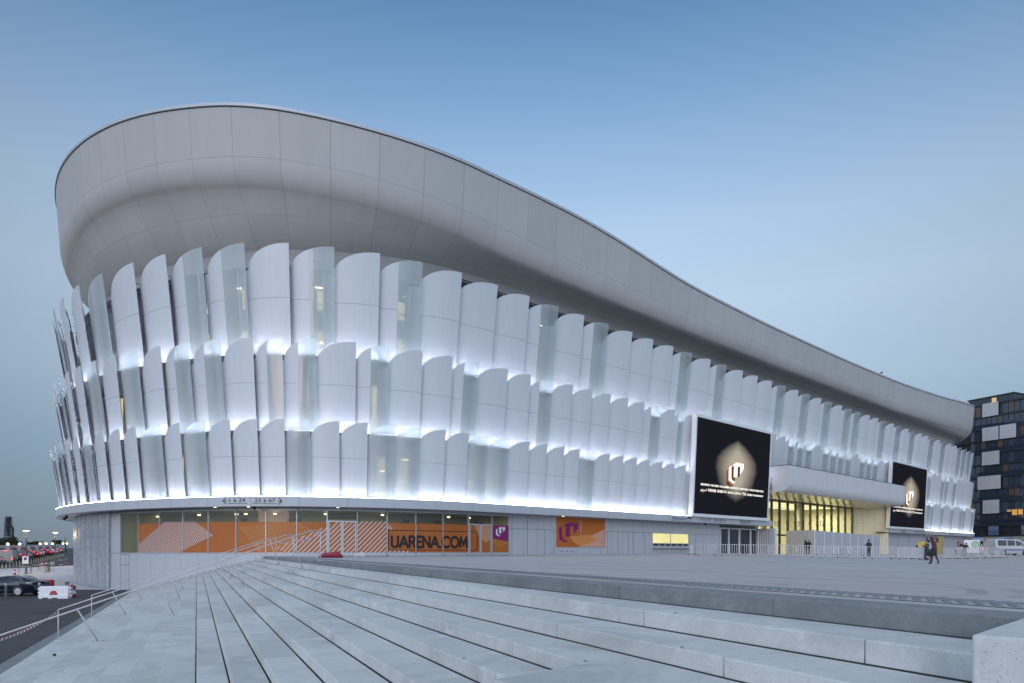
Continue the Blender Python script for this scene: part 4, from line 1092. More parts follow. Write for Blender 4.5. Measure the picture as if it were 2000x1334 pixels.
a, za = sz(1872, 1060, WW + .06); b, zb_ = sz(1875, 1068, WW + .06); m = MB(); logo(m, a, b, zb_, za, lambda q: wpoly(m, q, WW + .06)); m.build('emblem', M['white'], arena)

# ------------------------------------------------------------------ helpers for the things on the ground
ORD = 'first second third fourth fifth sixth seventh eighth ninth tenth eleventh twelfth thirteenth fourteenth fifteenth sixteenth seventeenth eighteenth nineteenth twentieth twenty-first twenty-second twenty-third twenty-fourth twenty-fifth twenty-sixth twenty-seventh twenty-eighth twenty-ninth thirtieth'.split()
def at(xp, Y): return ((xp - 1000) / FPX * Y, Y)

# crowd barriers
def make_barrier():
    t = thing('crowd_barrier', 'x', 'barrier', (0, 0, 0), 0, 'white steel crowd barriers on the plaza')
    L, H = 2.15, 1.08; m = MB()
    m.tube([(-L / 2, 0, .16), (-L / 2, 0, H), (L / 2, 0, H), (L / 2, 0, .16)], .026, 6, closed=True); m.build('frame', M['white_steel'], t, local=True)
    m = MB()
    for i in range(1, 10): x = -L / 2 + L * i / 10; m.obox((x - .02, -.012, .17), (.04, 0, 0), (0, .024, 0), (0, 0, H - .19))
    m.build('bars', M['white_steel'], t, local=True)
    for x in (-L / 2 + .3, L / 2 - .3):
        m = MB(); m.tube([(x, -.3, .05), (x, -.12, .15), (x, .12, .15), (x, .3, .05)], .022, 6)
        f = m.build('foot', M['white_steel'], t, local=True)
        m = MB()
        for y in (-.3, .3): m.box((x, y, .035), (.09, .12, .07))
        m.build('rubber_pad', M['rubber'], f, local=True)
    return t
bar0 = make_barrier(); used = [False]
def put_barriers(a, b, n_, where):
    ang = math.atan2(b[1] - a[1], b[0] - a[0])
    for i in range(n_):
        x = a[0] + (b[0] - a[0]) * (i + .5) / n_; y = a[1] + (b[1] - a[1]) * (i + .5) / n_; z = plaza_xy(x, y)
        lab = f'{ORD[i]} white steel crowd barrier from the left in the {where}'
        j = rng.uniform(-.03, .03)
        if not used[0]: used[0] = True; bar0.location = (x, y, z + E); bar0.rotation_euler = (0, 0, ang + j); bar0['label'] = lab
        else: dup(bar0, (x, y, z), ang + j, lab)
put_barriers((18.4, 68.5), (36.9, 61.2), 9, 'long front line')
put_barriers((37.2, 61.4), (39.4, 70.5), 4, 'line behind the corner')
put_barriers((42.0, 66.5), (54.5, 75.5), 7, 'far right line')
put_barriers((54.6, 75.8), (56.0, 86), 4, 'far right return line')
put_barriers((18.2, 68.8), (20.0, 76.6), 3, 'short line by the ticket window')
# queue posts with a sagging chain
qx = [at(x, 80.5 - (x - 1535) * .02) for x in (1535, 1556, 1578, 1597, 1610, 1629, 1637, 1657, 1664, 1685)]
for i, (x, y) in enumerate(qx):
    z = plaza_xy(x, y); t = thing('queue_post', f'{ORD[i]} grey queue post from the left behind the long barrier line', 'post', (x, y, z), 0, 'queue posts with chains at the entrance')
    m = MB(); m.lathe((0, 0, 0), [(.17, 0), (.17, .03), (.05, .06)], 10); m.build('foot', M['rubber'], t, local=True)
    m = MB(); m.tube([(0, 0, .03), (0, 0, .95)], .03, 8); m.ball((0, 0, .97), .045); m.build('pole', M['steel'], t, local=True)
    if i + 1 < len(qx):
        bx, by = qx[i + 1]; m = MB(); k = 12
        for q in range(k):
            P_ = [Vector((x + (bx - x) * v, y + (by - y) * v, z + .85 - .34 * 4 * v * (1 - v) * .8)) for v in (q / k, (q + 1) / k)]
            m.tube(P_, .028, 5, q % 2)
        tag(m.build('chain', [M['black'], M['white']]), f'{ORD[i]} black and white plastic chain from the left, sagging between two queue posts', 'chain', 'plastic chains between the queue posts')

# hoardings at the entrance
ribm = panel_mat('corrugated_white', (.50, .50, .53), (.56, .56, .58), .16, 0, 0, 0, .5, .05, (.24, .24, .27))
hs0, hs1 = solve(1592, .4), solve(1719, .4)
zt_h = sz(1592, 1036.5, .4)[1]
ho = thing('hoarding', 'long white panel hoarding with a ribbed end wall, right of the entrance glass', 'hoarding', fp((hs0 + hs1) / 2, .4, -.7))
for i in range(8):
    a = hs0 + (hs1 - hs0) * i / 8; b = hs0 + (hs1 - hs0) * (i + 1) / 8
    m = MB(); sbox(m, a + .04, b - .04, .3, .38, -.75, zt_h - .05 * i); m.build('panel', M['base_panel'], ho)
    m = MB(); sbox(m, a - .04, a + .04, .28, .42, -.75, zt_h + .04 - .05 * i); m.build('post', M['white'], ho)
def ribwall(s, w0_, w1_, z0, z1_, par, nm='ribbed_wall'):
    m = MB(); a, b = fp(s, w0_, 0), fp(s, w1_, 0); L = math.dist(a[:2], b[:2]); k = int(L / .08); P_ = []; U = []
    d = Vector((b[0] - a[0], b[1] - a[1], 0)).normalized(); nn = Vector((-d.y, d.x, 0))
    for i in range(k + 1):
        q = Vector((a[0], a[1], 0)).lerp(Vector((b[0], b[1], 0)), i / k) + nn * (.03 if (i // 2) % 2 else -.03)
        for z in (z0, z1_): P_.append((q.x, q.y, z)); U.append((L * i / k, z))
    m.add(P_, [(2 * i, 2 * i + 2, 2 * i + 3, 2 * i + 1) for i in range(k)], 0, U); return m.build(nm, ribm, par)
ribwall(hs0, .3, -3.8, -.75, zt_h + .1, ho)
h2 = solve(1516, .4); zt2 = sz(1516, 1032, .4)[1]
hb = thing('hoarding', 'ribbed white hoarding between the glazed doors and the entrance', 'hoarding', fp(h2, 0, -.6))
ribwall(h2, .3, -2.6, -.75, zt2, hb); m = MB(); sbox(m, h2 - .1, h2 + .12, .2, .42, -.75, zt2 + .03); m.build('post', M['white'], hb)

# ------------------------------------------------------------------ people
def person(label, x, y, z, rz, H, J, cols, hair, skirt=None, items=None, stand='plaza'):
    """J: joints in metres for a 1.75 m figure (x right, y ahead, z up); cols: skin, top, legs, shoes, sleeve"""
    t = thing('person', label, 'person', (x, y, z), rz, None)
    sc = H / 1.75
    names = list(J); bones = [('hip', 'waist'), ('waist', 'chest'), ('chest', 'neck'), ('neck', 'head'), ('head', 'crown')]
    for s in 'lr': bones += [('chest', 'sh' + s), ('sh' + s, 'el' + s), ('el' + s, 'wr' + s), ('wr' + s, 'ha' + s), ('hip', 'hp' + s), ('hp' + s, 'kn' + s), ('kn' + s, 'an' + s), ('an' + s, 'to' + s)]
    rad = dict(hip=(.17, .13), waist=(.15, .11), chest=(.17, .12), neck=(.055, .055), head=(.078, .095), crown=(.07, .085))
    for s in 'lr': rad.update({'sh' + s: (.075, .07), 'el' + s: (.048, .048), 'wr' + s: (.034, .03), 'ha' + s: (.042, .024), 'hp' + s: (.1, .1), 'kn' + s: (.062, .065), 'an' + s: (.045, .05), 'to' + s: (.042, .035)})
    me = bpy.data.meshes.new('body'); me.from_pydata([tuple(Vector(J[k]) * sc) for k in names], [(names.index(a), names.index(b)) for a, b in bones], [])
    ob = bpy.data.objects.new('body', me); col.objects.link(ob)
    ob.modifiers.new('skin', 'SKIN'); ob.modifiers.new('sub', 'SUBSURF').levels = 2
    for i, k in enumerate(names):
        sv = me.skin_vertices[0].data[i]; sv.radius = (rad[k][0] * sc, rad[k][1] * sc); sv.use_root = k == 'hip'
    dg = bpy.context.evaluated_depsgraph_get(); nm = bpy.data.meshes.new_from_object(ob.evaluated_get(dg))
    bpy.data.objects.remove(ob)
    m = MB(); m.add([v.co for v in nm.vertices], [tuple(p.vertices) for p in nm.polygons])
    # fingers and thumb
    for s, sg in (('l', -1), ('r', 1)):
        wv, hv = Vector(J['wr' + s]) * sc, Vector(J['ha' + s]) * sc; d = (hv - wv).normalized(); side = d.cross(Vector((0, 1, .2))).normalized(); bend = side.cross(d)
        for f, ln_ in zip((-1.5, -.5, .5, 1.5), (.06, .075, .08, .07)):
            a = hv + side * f * .019 * sc; m.tube([a, a + d * ln_ * .55 * sc, a + d * ln_ * sc + bend * .022 * sc], [.009 * sc, .0085 * sc, .007 * sc], 5)
        a = hv - d * .03 * sc + side * sg * .03 * sc; m.tube([a, a + d * .035 * sc + side * sg * .03 * sc, a + d * .065 * sc + side * sg * .035 * sc], [.011 * sc, .01 * sc, .008 * sc], 5)
    hd = Vector(J['head']) * sc; fw = (Vector(J['head']) - Vector(J['neck'])).cross(Vector((1, 0, 0))) * -1; fw = Vector((0, 1, 0))
    m.tube([hd + fw * .085 * sc + Vector((0, 0, .02)), hd + fw * .112 * sc + Vector((0, 0, -.012))], [.011 * sc, .016 * sc], 6)      # nose
    for sg in (-1, 1): m.ball(hd + Vector((sg * .088, -.005, 0)) * sc, .028 * sc, 6, 4)                                       # ears
    o = m.build('body', cols, t, smooth=True, local=True)
    seg = [(Vector(J[a]) * sc, Vector(J[b]) * sc, a, b) for a, b in bones]
    def kind(c):
        best = 1e9; r_ = 0
        for a, b, na, nb in seg:
            ab = b - a; u = max(0, min(1, (c - a).dot(ab) / ab.length_squared)); d = (c - a - ab * u).length
            if d < best:
                best = d
                if nb in ('head', 'crown') or nb[:2] == 'ha': r_ = 0
                elif nb[:2] == 'wr': r_ = 4 if u < .8 else 0
                elif nb[:2] == 'el': r_ = 4
                elif na == 'hip' and nb == 'waist': r_ = 1 if u > .25 else 2
                elif nb in ('chest', 'neck') or nb[:2] == 'sh': r_ = 1 if not (nb == 'neck' and u > .75) else 0
                elif nb[:2] in ('hp', 'kn'): r_ = 2
                elif nb[:2] == 'an': r_ = 2 if u < .88 and len(cols) < 6 else (5 if len(cols) > 5 and u < .88 else 3)
                else: r_ = 3
        return r_
    for p in o.data.polygons: p.material_index = kind(p.center)
    # face: eyes and mouth, hair
    m = MB()
    for sg in (-1, 1): m.ball(hd + Vector((sg * .034, .088, .02)) * sc, .012 * sc, 6, 4)
    m.build('eyes', M['black'], o, local=True)
    m = MB(); m.box(hd + Vector((0, .094, -.055)) * sc, (.045 * sc, .012 * sc, .01 * sc)); m.build('mouth', mat('lips', (.35, .13, .11), .5), o, local=True)
    m = MB(); cr_ = Vector(J['crown']) * sc; P_ = []; c = hd.lerp(cr_, .45) + Vector((0, -.018, .01)) * sc
    m.ball(c, .103 * sc, 12, 8, 0, 1.08)
    m.v = [(v[0], v[1] if v[1] - c.y < .055 * sc else c.y + .055 * sc, v[2] if v[2] - c.z > -.03 * sc or v[1] - c.y < .02 * sc else c.z - .03 * sc + (v[2] - c.z + .03 * sc) * .1) for v in m.v]
    if hair[1]: m.tube([c + Vector((0, -.06, .0)) * sc, c + Vector((0, -.085, -.12)) * sc, c + Vector((0, -.075, -.28)) * sc], [.085 * sc, .08 * sc, .04 * sc], 8)
    m.build('hair', hair[0], t, smooth=True, local=True)
    if skirt:
        hp = Vector(J['hip']) * sc; m = MB(); m.lathe(hp, [(.135, .08), (.19, -.05), (.215, -.38), (.2, -.385), (.18, -.05)], 14); m.build('skirt', skirt, t, smooth=True, local=True)
    if items: items(t, J, sc)
    return t
sk = lambda n_, c: mat(n_, c, .6)
SKIN, BLK, NAVY = sk('skin', (.42, .25, .18)), sk('black_cloth', (.012, .013, .017)), sk('navy_cloth', (.018, .024, .045))
MAROON, PALEBLUE, OLIVE, JEANS, SHOE, HAIRD, HAIRB, GREYSHOE = sk('maroon_cloth', (.12, .012, .035)), sk('pale_blue_cloth', (.42, .5, .62)), sk('dark_trousers', (.022, .022, .018)), sk('grey_jeans', (.11, .11, .12)), sk('shoe_leather', (.015, .013, .012)), sk('dark_hair', (.02, .014, .01)), sk('brown_hair', (.09, .05, .03)), sk('grey_shoe', (.25, .25, .24))
def pose(**k):
    J = dict(hip=(0, 0, .95), waist=(0, 0, 1.1), chest=(0, .0, 1.32), neck=(0, .01, 1.48), head=(0, .03, 1.61), crown=(0, .025, 1.69),
             shl=(-.18, 0, 1.41), shr=(.18, 0, 1.41), ell=(-.25, -.02, 1.13), elr=(.25, -.02, 1.13), wrl=(-.26, .06, .89), wrr=(.26, .06, .89), hal=(-.26, .09, .81), har=(.26, .09, .81),
             hpl=(-.1, 0, .9), hpr=(.1, 0, .9), knl=(-.11, .02, .5), knr=(.11, .02, .5), anl=(-.12, -.01, .08), anr=(.12, -.01, .08), tol=(-.13, .14, .04), tor=(.13, .14, .04))
    J.update(k); return J
def phone(side):
    def f(t, J, sc):
        h = Vector(J['ha' + side]) * sc; m = MB(); m.box(h + Vector((0, .03, .05)), (.075, .012, .15)); m.build('phone', M['black'], t, local=True)
    return f
def pos_at(xp, Y, top=None):
    x, y = at(xp, Y); return x, y, plaza_xy(x, y)
x, y, z = pos_at(1826, 41.6)
rzf = lambda a: R(a)
person('person in a maroon top and dark trousers stretching one arm up with a phone', x, y, z, R(48), 1.66, pose(chest=(0, .04, 1.32), head=(0, -.02, 1.62), crown=(0, -.07, 1.69), shl=(-.17, .03, 1.42), ell=(-.2, .2, 1.62), wrl=(-.15, .25, 1.87), hal=(-.13, .26, 1.95), shr=(.17, .03, 1.42), elr=(.24, .2, 1.25), wrr=(.12, .34, 1.4), har=(.08, .38, 1.46), knl=(-.08, .14, .5), anl=(-.06, .22, .1), tol=(-.06, .36, .05), anr=(.14, -.2, .1), tor=(.14, -.08, .04), knr=(.12, -.04, .5)), [SKIN, MAROON, OLIVE, SHOE, MAROON], (HAIRB, True), None, phone('l'))
x, y, z = pos_at(1818.5, 41.9)
person('person in a pale blue shirt and short dark skirt with one arm raised', x, y, z, R(38), 1.66, pose(shl=(-.17, .02, 1.42), ell=(-.24, .14, 1.60), wrl=(-.17, .2, 1.84), hal=(-.15, .22, 1.92), elr=(.22, .1, 1.16), wrr=(.1, .28, 1.2), har=(.04, .33, 1.22), head=(0, .0, 1.62), crown=(0, -.04, 1.69), knl=(-.1, .06, .5), anl=(-.1, .02, .08)), [SKIN, PALEBLUE, SKIN, GREYSHOE, BLK], (HAIRD, True), NAVY, phone('l'))
x, y, z = pos_at(1810, 60.5)
person('person in a black short-sleeved shirt standing behind the dark board', x, y, z, R(200), 1.74, pose(ell=(-.27, .04, 1.14), wrl=(-.16, .26, 1.08), hal=(-.1, .32, 1.1), elr=(.27, .04, 1.14), wrr=(.16, .26, 1.06), har=(.1, .32, 1.07)), [SKIN, BLK, BLK, SHOE, BLK], (HAIRB, False))
m = MB(); bx, by, bz = pos_at(1812.2, 57.6); tb = thing('display_board', 'dark free-standing board with a small white mark, beside the couple', 'board', (bx, by, bz), R(8))
m.box((0, 0, .47), (.66, .05, .86)); m.build('panel', mat('dark_board', (.035, .03, .035), .5), tb, local=True)
m = MB(); m.prism([(-.16, -.03, .38), (-.1, -.03, .3), (.02, -.03, .2), (.04, -.03, .23), (-.06, -.03, .36)], (0, -.004, 0)); m.build('mark', M['white'], tb, local=True)
m = MB()
for q in (-.28, .28): m.box((q, 0, .025), (.06, .4, .05))
m.build('foot', mat('green_foot', (.05, .3, .08), .5), tb, local=True)
x, y, z = pos_at(1573.8, 79)
person('person in black with long dark hair, in profile behind the barriers at the entrance', x, y, z, R(-78), 1.70, pose(wrl=(-.15, .25, 1.1), hal=(-.1, .3, 1.14), ell=(-.25, .05, 1.13)), [SKIN, BLK, BLK, SHOE, BLK], (HAIRD, True))
x, y, z = pos_at(1580.3, 78.4)
person('person in black with cropped hair, seen from behind beside the long-haired person', x, y, z, R(20), 1.74, pose(wrl=(-.2, .2, 1.0), hal=(-.14, .26, 1.02), ell=(-.29, .0, 1.15), elr=(.3, 0, 1.15), wrr=(.2, .2, 1.02), har=(.14, .26, 1.04)), [SKIN, BLK, BLK, SHOE, BLK], (sk('grey_hair', (.2, .18, .16)), False))
x, y, z = pos_at(1697, 70.)
person('person in a black suit seen from behind, looking down at a phone', x, y, z, R(12), 1.80, pose(ell=(-.3, .03, 1.14), wrl=(-.2, .25, 1.12), hal=(-.14, .31, 1.14), elr=(.28, -.03, 1.12), wrr=(.25, .1, .9), head=(0, .05, 1.6), hpl=(-.09, 0, .9), anl=(-.1, 0, .08)), [SKIN, BLK, BLK, SHOE, BLK], (HAIRD, False), None, phone('l'))
x, y, z = pos_at(1884, 71.5)
person('person in a black jacket and jeans leaning forward on the far barriers', x, y, z, R(-55), 1.72, pose(waist=(0, .06, 1.1), chest=(0, .2, 1.28), neck=(0, .3, 1.4), head=(0, .38, 1.5), crown=(0, .41, 1.58), shl=(-.18, .25, 1.36), shr=(.18, .25, 1.36), ell=(-.22, .34, 1.1), elr=(.22, .34, 1.1), wrl=(-.12, .54, 1.12), wrr=(.12, .54, 1.12), hal=(-.06, .6, 1.12), har=(.06, .6, 1.12)), [SKIN, BLK, JEANS, SHOE, BLK], (HAIRB, False))

# bags left on the plaza by the doors
def lump(name, L, W_, H_, seed, mm, lab, cat, x, y, rz, extra=None):
    r_ = random.Random(seed); t = thing(name, lab, cat, (x, y, plaza_xy(x, y)), rz); m = MB(); ns, nr = 14, 12; P_ = []
    for i in range(ns + 1):
        u = i / ns; e = min(1, 3.2 * min(u, 1 - u) + .35)
        hk = H_ * (.62 + .38 * u) * e * r_.uniform(.93, 1.06); wk = W_ * e * r_.uniform(.95, 1.05)
        for k in range(nr):
            a = 2 * math.pi * k / nr; P_.append(((u - .5) * L, math.copysign(abs(math.cos(a)) ** .7, math.cos(a)) * wk / 2, hk / 2 + math.copysign(abs(math.sin(a)) ** .7, math.sin(a)) * hk / 2 * r_.uniform(.96, 1.03)))
    m.add(P_, [(i * nr + k, (i + 1) * nr + k, (i + 1) * nr + (k + 1) % nr, i * nr + (k + 1) % nr) for i in range(ns) for k in range(nr)] + [tuple(range(nr)), tuple(reversed(range(ns * nr, ns * nr + nr)))])
    m.build('sack', mm, t, smooth=True, local=True)
    if extra: extra(t)
def bag_straps(t):
    m = MB()
    for u in (-.28, .32): m.tube([(u, -.27, .1), (u, -.2, .3), (u, .0, .4), (u, .2, .32)], .014, 5)
    m.tube([(-.35, -.26, .2), (-.1, -.3, .13), (.2, -.29, .15), (.4, -.24, .25)], .012, 5); m.build('strap', M['rubber'], t, local=True)
x, y = at(646, 41.); lump('sack', 1.42, .55, .42, 4, noisy('red_canvas', (.26, .02, .045), (.34, .03, .06), 6), 'long red canvas sack lying by the orange doors', 'bag', x, y, R(4), bag_straps)
def prints(t):
    m = MB()
    for u, z, c in ((-.26, .12, 0), (-.1, .17, 1), (.02, .12, 0), (.1, .21, 1), (.26, .15, 0)): m.box((u, -.205, z), (.09, .02, .03), 0, c)
    m.build('print', [M['red'], M['sign_ink']], t, local=True)
x, y = at(703.5, 47.5); lump('sack', .84, .4, .36, 9, noisy('white_plastic', (.6, .6, .58), (.7, .7, .68), 5), 'crumpled white plastic sack lying by the orange doors', 'bag', x, y, R(-3), prints)
# a few dry leaves and crumbs on the steps
for i, (p, t_, dz, lab) in enumerate(((2.74, 4.55, -.862, 'dry brown leaf in the step corner beside the landing slab'), (3.27, 4.05, -.72, 'curled brown leaf under the second riser'), (3.88, 4.9, -.56, 'brown leaf lying against the top white riser'), (2.25, 5.9, -1.0, 'small dry leaf on the lower step tread'), (3.3, 2.2, -.72, 'yellowish leaf near the cheek block'))):
    m = MB(); x, y = pt2(p - .03, t_); m.prism([(x, y, dz + .004), (x + .018, y + .006, dz + .009), (x + .034, y + .016 + .003 * i, dz + .006), (x + .012, y + .018, dz + .012)], (0, 0, .003))
    tag(m.build('fallen_leaf', noisy('dry_leaf', (.09, .05, .02), (.15, .09, .03), 40)), lab, 'leaf', 'dry leaves on the steps')
x, y = at(106.5, 17.2); m = MB(); m.ball((x, y, -2.62), .045, 7, 5, 0, .8); tag(m.build('stone', M['joint']), 'small dark stone lying on the lowest pale steps', 'stone')
# bird on the roof edge
s_b = solve(1722, .1); bx, by, bz = fp(s_b, .05, zr(s_b) + .25)
t = thing('bird', 'small dark bird perched on the roof edge against the sky', 'bird', (bx, by, bz))
m = MB(); m.tube([(-.34, 0, .10), (-.16, 0, .2), (.02, 0, .27), (.14, 0, .32), (.2, 0, .38)], [.02, .07, .12, .09, .05], 8); m.ball((.23, 0, .41), .07, 8, 6); m.tube([(.28, 0, .41), (.38, 0, .39)], [.025, .005], 6); m.tube([(.0, .03, .18), (.0, .03, .0)], .015, 5); m.tube([(.06, -.03, .18), (.06, -.03, .0)], .015, 5); m.build('body', M['black'], t, smooth=True, local=True)

# ------------------------------------------------------------------ cars
def ringpts(st):
    x, z0, zb, ztop, hb, ht = st
    return [(x, hb * .86, z0), (x, hb * .97, z0 + (zb - z0) * .3), (x, hb, z0 + (zb - z0) * .7), (x, hb * .985, zb), (x, ht, ztop - .05), (x, ht * .6, ztop), (x, 0, ztop + .012)]
def make_car(name, label, paint, ST, side_windows, ends, wheels, wr, tail, head, group=None, tail_on=True, fine=False):
    t = thing(name, label, 'car', (0, 0, 0), 0, group)
    m = MB(); P_ = []; k = 13
    for st in ST:
        r_ = ringpts(st); P_ += r_ + [(x, -y, z) for x, y, z in reversed(r_[:-1])]
    F = [(i * k + j, i * k + j + 1, (i + 1) * k + j + 1, (i + 1) * k + j) for i in range(len(ST) - 1) for j in range(k - 1)] + [(i * k + k - 1, i * k, (i + 1) * k, (i + 1) * k + k - 1) for i in range(len(ST) - 1)]
    m.add(P_, F + [tuple(range(k)), tuple(reversed(range((len(ST) - 1) * k, len(ST) * k)))])
    b = m.build('body', paint, t, smooth=True, local=True)
    md = b.modifiers.new('edges', 'EDGE_SPLIT'); md.split_angle = R(38)
    xs_ = [s[0] for s in ST]
    def sp(x, f, d=.012):
        q = [float(np.interp(x, xs_, [s[i] for s in ST])) for i in range(1, 6)]
        return (x, q[3] * .985 + (q[4] - q[3] * .985) * f + d, q[1] + (q[2] - .05 - q[1]) * f)
    for poly in side_windows:
        for sg in (1, -1): m = MB(); m.poly([(a, sg * b_, c) for a, b_, c in (sp(x, f) for x, f in poly)]); m.build('side_window', M['car_glass'], t, local=True)
    for nm, poly in ends: m = MB(); m.poly(poly); m.build(nm, M['car_glass'], t, local=True)
    hw = max(s[4] for s in ST)
    for x in wheels:
        for sg in (1, -1):
            y = sg * (hw - .1); c = Vector((x, y, wr)); m = MB()
            n_ = 24; prof = [(wr * .66, .105), (wr * .9, .115), (wr, .07), (wr, -.07), (wr * .9, -.115), (wr * .66, -.105)]
            pts = [(c.x + r_ * math.cos(2 * math.pi * q / n_), c.y + d, c.z + r_ * math.sin(2 * math.pi * q / n_)) for r_, d in prof for q in range(n_)]
            m.add(pts, [(j * n_ + q, j * n_ + (q + 1) % n_, (j + 1) * n_ + (q + 1) % n_, (j + 1) * n_ + q) for j in range(len(prof) - 1) for q in range(n_)])
            wh = m.build('wheel', M['rubber'], t, local=True)
            m = MB(); yo = c.y + sg * .09
            ring_ = [(c.x + wr * r_ * math.cos(2 * math.pi * q / n_), yo + sg * d, c.z + wr * r_ * math.sin(2 * math.pi * q / n_)) for r_, d in ((.68, .02), (.6, .02), (.58, -.03)) for q in range(n_)]
            m.add(ring_, [(j * n_ + q, j * n_ + (q + 1) % n_, (j + 1) * n_ + (q + 1) % n_, (j + 1) * n_ + q) for j in range(2) for q in range(n_)])
            for q in range(9 if fine else 5):
                a = 2 * math.pi * q / (9 if fine else 5); d = Vector((math.cos(a), 0, math.sin(a))); e = Vector((-math.sin(a), 0, math.cos(a))) * .028
                o_ = Vector((c.x, yo, c.z)); m.prism([o_ + d * wr * .1 - e, o_ + d * wr * .6 - e * 1.5, o_ + d * wr * .6 + e * 1.5, o_ + d * wr * .1 + e], (0, sg * .02, 0))
            m.build('rim', M['steel'], wh, local=True)
            m = MB(); a_ = wr * 1.16; pp = [(c.x + a_ * math.cos(math.pi * q / 12), sg * (hw + .002), max(.2, c.z + a_ * math.sin(math.pi * q / 12))) for q in range(13)]
            m.poly(pp); m.build('wheel_arch', M['black'], t, local=True)
    for pos, d in tail: m = MB(); m.box(pos, d); m.build('tail_light', M['tail'] if tail_on else M['red'], t, local=True)
    for pos, d in head: m = MB(); m.box(pos, d); m.build('headlight', M['white'], t, local=True)
    return t
SEDAN = [(0, .36, .56, .6, .66, .55), (.12, .26, .66, .70, .80, .66), (.5, .22, .76, .80, .88, .74), (1.25, .2, .88, .93, .92, .76), (1.6, .2, .92, .99, .925, .74), (2.3, .2, .95, 1.36, .93, .60), (2.85, .2, .96, 1.44, .93, .585), (3.4, .2, .97, 1.41, .93, .57), (4.0, .2, .99, 1.24, .92, .60), (4.45, .22, 1.0, 1.07, .90, .66), (4.78, .3, .95, .99, .84, .66), (4.92, .42, .74, .80, .76, .6)]
navy = mat('navy_car_paint', (.008, .014, .03), .12, .3, spec=.8); navy.node_tree.nodes['Principled BSDF'].inputs['Coat Weight'].default_value = .6
SW = [[(1.95, .08), (2.36, .86), (2.93, .94), (2.93, .06)], [(2.99, .06), (2.99, .94), (3.42, .9), (3.95, .55), (4.12, .12)]]
REAR = ('rear_window', [(3.5, -.52, 1.39), (3.5, .52, 1.39), (4.36, .6, 1.12), (4.36, -.6, 1.12)]); WIND = ('windscreen', [(1.66, -.68, 1.02), (1.66, .68, 1.02), (2.26, .56, 1.35), (2.26, -.56, 1.35)])
car = make_car('parked_car', 'dark blue saloon car cut by the picture edge, behind the grey bollards', navy, SEDAN, SW, [REAR, WIND], (.92, 3.86), .35, [((4.74, .66, .86), (.12, .3, .13)), ((4.74, -.66, .86), (.12, .3, .13))], [((.14, .6, .6), (.1, .3, .12)), ((.14, -.6, .6), (.1, .3, .12))], tail_on=False, fine=True)
m = MB()
for sg in (1, -1): m.tube([(1.9, sg * .945, .985), (2.9, sg * .95, 1.0), (3.9, sg * .94, 1.02), (4.2, sg * .9, 1.06), (3.95, sg * .77, 1.2), (3.4, sg * .62, 1.42), (2.85, sg * .62, 1.45)], .014, 5); m.tube([(1.4, sg * .94, .42), (3.3, sg * .94, .42)], .012, 5)
m.build('chrome_trim', M['steel'], car, local=True)
m = MB()
for sg in (1, -1): m.box((2.0, sg * 1.0, .99), (.14, .16, .11))
m.build('mirror', navy, car, local=True)
m = MB()
for x in (2.35, 3.25): m.box((x, .945, .86), (.2, .02, .03))
m.build('handle', M['steel'], car, local=True)
x, y = at(58.5, 48.4); rz = R(-3)
car.location = (x - 3.86, y, street_z(x, y) + E); car.rotation_euler = (0, 0, rz)
dr = thing('person', 'driver in pale clothing at the open window of the dark blue saloon', 'person', (x - 3.86 + 2.5, y - .25, street_z(x, y)))
m = MB(); m.tube([(0, 0, .75), (0, 0, 1.0), (.02, 0, 1.06)], [.17, .16, .06], 10); m.tube([(.02, 0, 1.04), (.02, 0, 1.1), (.0, 0, 1.18), (.0, 0, 1.27), (.0, 0, 1.30)], [.055, .06, .085, .08, .03], 10); m.build('body', [mat('driver_cloth', (.4, .36, .3), .7)], dr, smooth=True, local=True)
# queue of cars on the road
paints = [mat('car_paint_%s' % n_, c, .25, .3) for n_, c in (('grey', (.12, .12, .12)), ('black', (.015, .015, .018)), ('silver', (.32, .32, .32)), ('white', (.55, .55, .54)), ('beige', (.3, .27, .22)), ('wine', (.14, .015, .02)))]
TL = [((4.78, .66, .86), (.14, .34, .14)), ((4.78, -.66, .86), (.14, .34, .14)), ((4.02, 0, 1.27), (.06, .4, .05))]
HL = [((.14, .6, .62), (.12, .3, .14)), ((.14, -.6, .62), (.12, .3, .14))]
P0, P1 = Vector((-65.5, 87., 0)), Vector((-98.5, 150., 0)); dr_ = (P1 - P0).normalized(); lf = Vector((-dr_.y, dr_.x, 0))
proto = {}
names_ = ['grey', 'black', 'black', 'wine', 'white', None, 'silver', 'wine', 'black', 'beige', 'wine', 'silver', 'black', 'wine', 'white', 'wine', 'grey']
ci = -1
rngc = random.Random(5)
for i, nme in enumerate(names_):
    if nme is None: continue
    ci += 1
    q = P0 + dr_ * (-1 + 6.3 * i) + lf * (3.6 + rngc.uniform(-.4, .4) + (0 if i % 3 else 2.6)); z = street_z(q.x, q.y); ang = math.atan2(-dr_.y, -dr_.x)
    lab = f'{ORD[ci]} car from the left in the traffic queue, {nme if nme != "wine" else "dark red"} with red tail lights'
    if nme not in proto:
        c = make_car('queuing_car', lab, paints[['grey', 'black', 'silver', 'white', 'beige', 'wine'].index(nme)], SEDAN, SW, [REAR, WIND], (.92, 3.86), .34, TL, HL, 'cars queuing on the road with tail lights on')
        proto[nme] = c; c.location = (q.x, q.y, z + E); c.rotation_euler = (0, 0, ang)
    else: dup(proto[nme], (q.x, q.y, z), ang, lab)
VAN = [(0, .4, .8, .9, .72, .62), (.1, .28, 1.0, 1.08, .86, .72), (.7, .24, 1.15, 1.25, .95, .78), (1.35, .24, 1.2, 2.0, .97, .82), (1.8, .24, 1.2, 2.16, .98, .84), (3.6, .24, 1.2, 2.2, .98, .85), (4.9, .24, 1.2, 2.2, .97, .85), (5.05, .3, 1.15, 2.1, .93, .8)]
